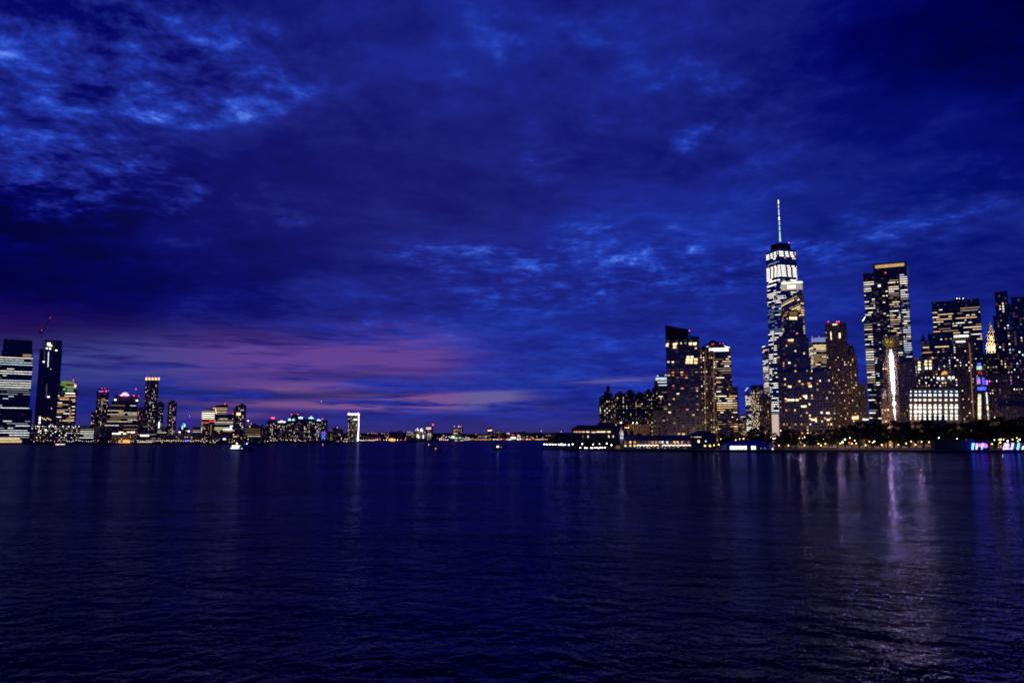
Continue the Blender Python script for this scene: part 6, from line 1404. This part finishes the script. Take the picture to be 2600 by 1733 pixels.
# sailboats
def sailboat(px, pyw, L_px, mast_y, label, bow, lamp_px, sail_w):
    D = Dwater(pyw); cx = Xat(px, pyw, D); loc = Vector((cx, D, 0)); k = D / F
    r = empty('sailboat', loc, label, 'sailboat', 'sailboats on the river')
    b = MB(); hull(b, cx, D, L_px * k, 2.6, .95, hulld, bow); b.box((cx - bow * .4, D, 1.15), (L_px * k * .4, 1.6, .5), hullw); b.build('hull', r, loc)
    zt = Zat(mast_y, D); mx = cx
    b = MB(); b.tube([(mx, D, .8), (mx, D, zt)], [.11, .05], hullw, 5); b.tube([(mx, D, 1.9), (mx - bow * sail_w * k * 1.1, D, 1.8)], .07, hullw, 5); b.build('mast', r, loc)
    b = MB(); n = 8
    for i in range(n):
        f0, f1 = i / n, (i + 1) / n
        def row(f): w_ = sail_w * k * (1 - f) ** .8; zz_ = 2.0 + (zt - 2.4) * f; return (mx - bow * .1, D, zz_), (mx - bow * w_ * .55, D + .5 * math.sin(math.pi * (1 - f) * .9), zz_), (mx - bow * w_, D + .1, zz_)
        a, c = row(f0), row(f1)
        for j in range(2): b.face([a[j], a[j + 1], c[j + 1], c[j]], sailm)
    b.build('mainsail', r, loc)
    b = MB(); a0, a1, a2 = (mx + bow * .1, D, zt - .8), (mx + bow * L_px * k * .45, D, 1.4), (mx + bow * .3, D + .5, 2.0)
    b.face([a0, a2, a1], sailm); b.build('jib', r, loc)
    b = MB(); b.ball((Xat(lamp_px, pyw, D), D - 1.2, 1.3), .38, em('lampy')); b.build('stern_light', r, loc)
    return r
sailboat(1112.5, 1141.4, 18, 1101, 'larger sailboat with tall dim mauve sail in mid river', 1, 1106.3, 7.5)
sailboat(1089.3, 1130.6, 10, 1094, 'smaller distant sailboat with pale sail and bright stern light', 1, 1088.8, 4.5)
# tug
Dt = Dwater(1142); cx = Xat(1265, 1142, Dt); loc = Vector((cx, Dt, 0))
tu = empty('motor_boat', loc, 'dark motor boat heading away with a white stern light and churning wake', 'boat')
b = MB(); hull(b, cx, Dt, 24 * Dt / F, 4.2, 1.8, hulld, 1); b.build('hull', tu, loc)
b = MB(); bx_px(b, 1256, 1132, 1274, 1138, 3.2, mat('tug_cabin', (.10, .05, .05), .6), Dt); bx_px(b, 1259, 1127.5, 1271, 1132, 2.6, MATS['tug_cabin'], Dt); b.build('cabin', tu, loc)
b = MB(); b.tube([P(1266, 1127.5, Dt), P(1266, 1124, Dt)], .06, DARK, 4); b.build('mast', tu, loc)
for (x, y, r0, ck) in ((1263.7, 1133.2, .55, 'lamp'), (1273.5, 1134.7, .33, 'warm'), (1269, 1137.2, .28, 'dimw'), (1274.6, 1138.5, .28, 'dimo'), (1266, 1125.6, .22, 'dimc'), (1258.5, 1137, .2, 'dimw')):
    b = MB(); b.ball(P(x, y, Dt - 2.4), r0, em(ck)); b.build('deck_lamp', tu, loc)
b = MB(); bx_px(b, 1266.5, 1133, 1273, 1134.5, .1, em('ambr'), Dt, -1.7); b.build('window', tu, loc)
foam_patch([(1231, 1144, .3), (1246, 1143.6, .9), (1258, 1144.8, 2.2), (1272, 1145, 1.8), (1280, 1143.5, 1.2), (1294, 1144, .4)], 5, 'wake', 'churned bluish wake spreading behind the dark motor boat', .22)
foam_patch([(1266, 1149, .5), (1300, 1152, .6), (1345, 1154.5, .35), (1420, 1156.5, .25), (1480, 1158, .15)], 6, 'wake', 'thin trailing foam line running right from the motor boat', .08)
# small passenger boat left
Dl = Dwater(1130); cx = Xat(154, 1130, Dl); loc = Vector((cx, Dl, 0))
wt_ = empty('water_taxi', loc, 'small lit passenger boat with red bow light near the left bank', 'boat')
b = MB(); hull(b, cx, Dl, 27 * Dl / F, 5, 1.3, hulld, -1); b.build('hull', wt_, loc)
b = MB(); bx_px(b, 146, 1126, 163, 1126.6, 4.4, hullw, Dl); bx_px(b, 147, 1128.9, 164, 1129.3, 4.4, hullw, Dl); b.build('cabin', wt_, loc)
b = MB(); bx_px(b, 146, 1126.7, 163, 1128.8, 4.2, em('deck'), Dl); b.build('lit_deck', wt_, loc)
b = MB(); b.ball(P(142.6, 1127.3, Dl - 1), 1.0, em('lampr')); b.build('bow_light', wt_, loc)
# buoy
Dy = Dwater(1131.2); p_ = P(819.5, 1131.2, Dy); loc = Vector((p_.x, Dy, 0))
bu = empty('channel_buoy', loc, 'channel buoy with glowing red light below the blue footed tower', 'buoy')
b = MB(); b.lathe(loc, [(.9, -.4), (1.0, .2), (.8, .5), (.12, .6)], hulld, 10); b.tube([loc + Vector((s_ * .5, 0, .5)) for s_ in (1,)] + [loc + Vector((0, 0, 1.6))], .06, DARK, 4); b.tube([loc + Vector((-.5, 0, .5)), loc + Vector((0, 0, 1.6))], .06, DARK, 4); b.build('float', bu, loc)
b = MB(); b.ball(loc + Vector((0, -.2, 1.75)), .55, em('lampr')); b.build('light', bu, loc)
# aircraft on approach
for (px, py, D, lb) in ((817.5, 1018, 5200, 'airliner light glowing above the riverside cluster in the pink streak'), (484, 1055.5, 5600, 'airliner light low over the turquoise capped tower')):
    p_ = P(px, py, D); r = empty('airplane', p_, lb, 'airplane', 'airliners approaching with landing lights on')
    b = MB(); b.tube([p_ + Vector((0, -17, 0)), p_ + Vector((0, -14, 0)), p_ + Vector((0, 10, 0)), p_ + Vector((0, 18, 1))], [.4, 1.8, 1.8, .3], hulld, 8); b.build('fuselage', r, p_)
    b = MB(); b.face([p_ + Vector((0, -4, -.6)), p_ + Vector((0, 3, -.6)), p_ + Vector((16, 6, .4)), p_ + Vector((16, 4, .4))], hulld); b.face([p_ + Vector((0, 3, -.6)), p_ + Vector((0, -4, -.6)), p_ + Vector((-16, 4, .4)), p_ + Vector((-16, 6, .4))], hulld); b.build('wing', r, p_)
    b = MB(); b.ball(p_ + Vector((0, -17.5, -1)), 1.5, em('qlamp')); b.build('landing_light', r, p_)
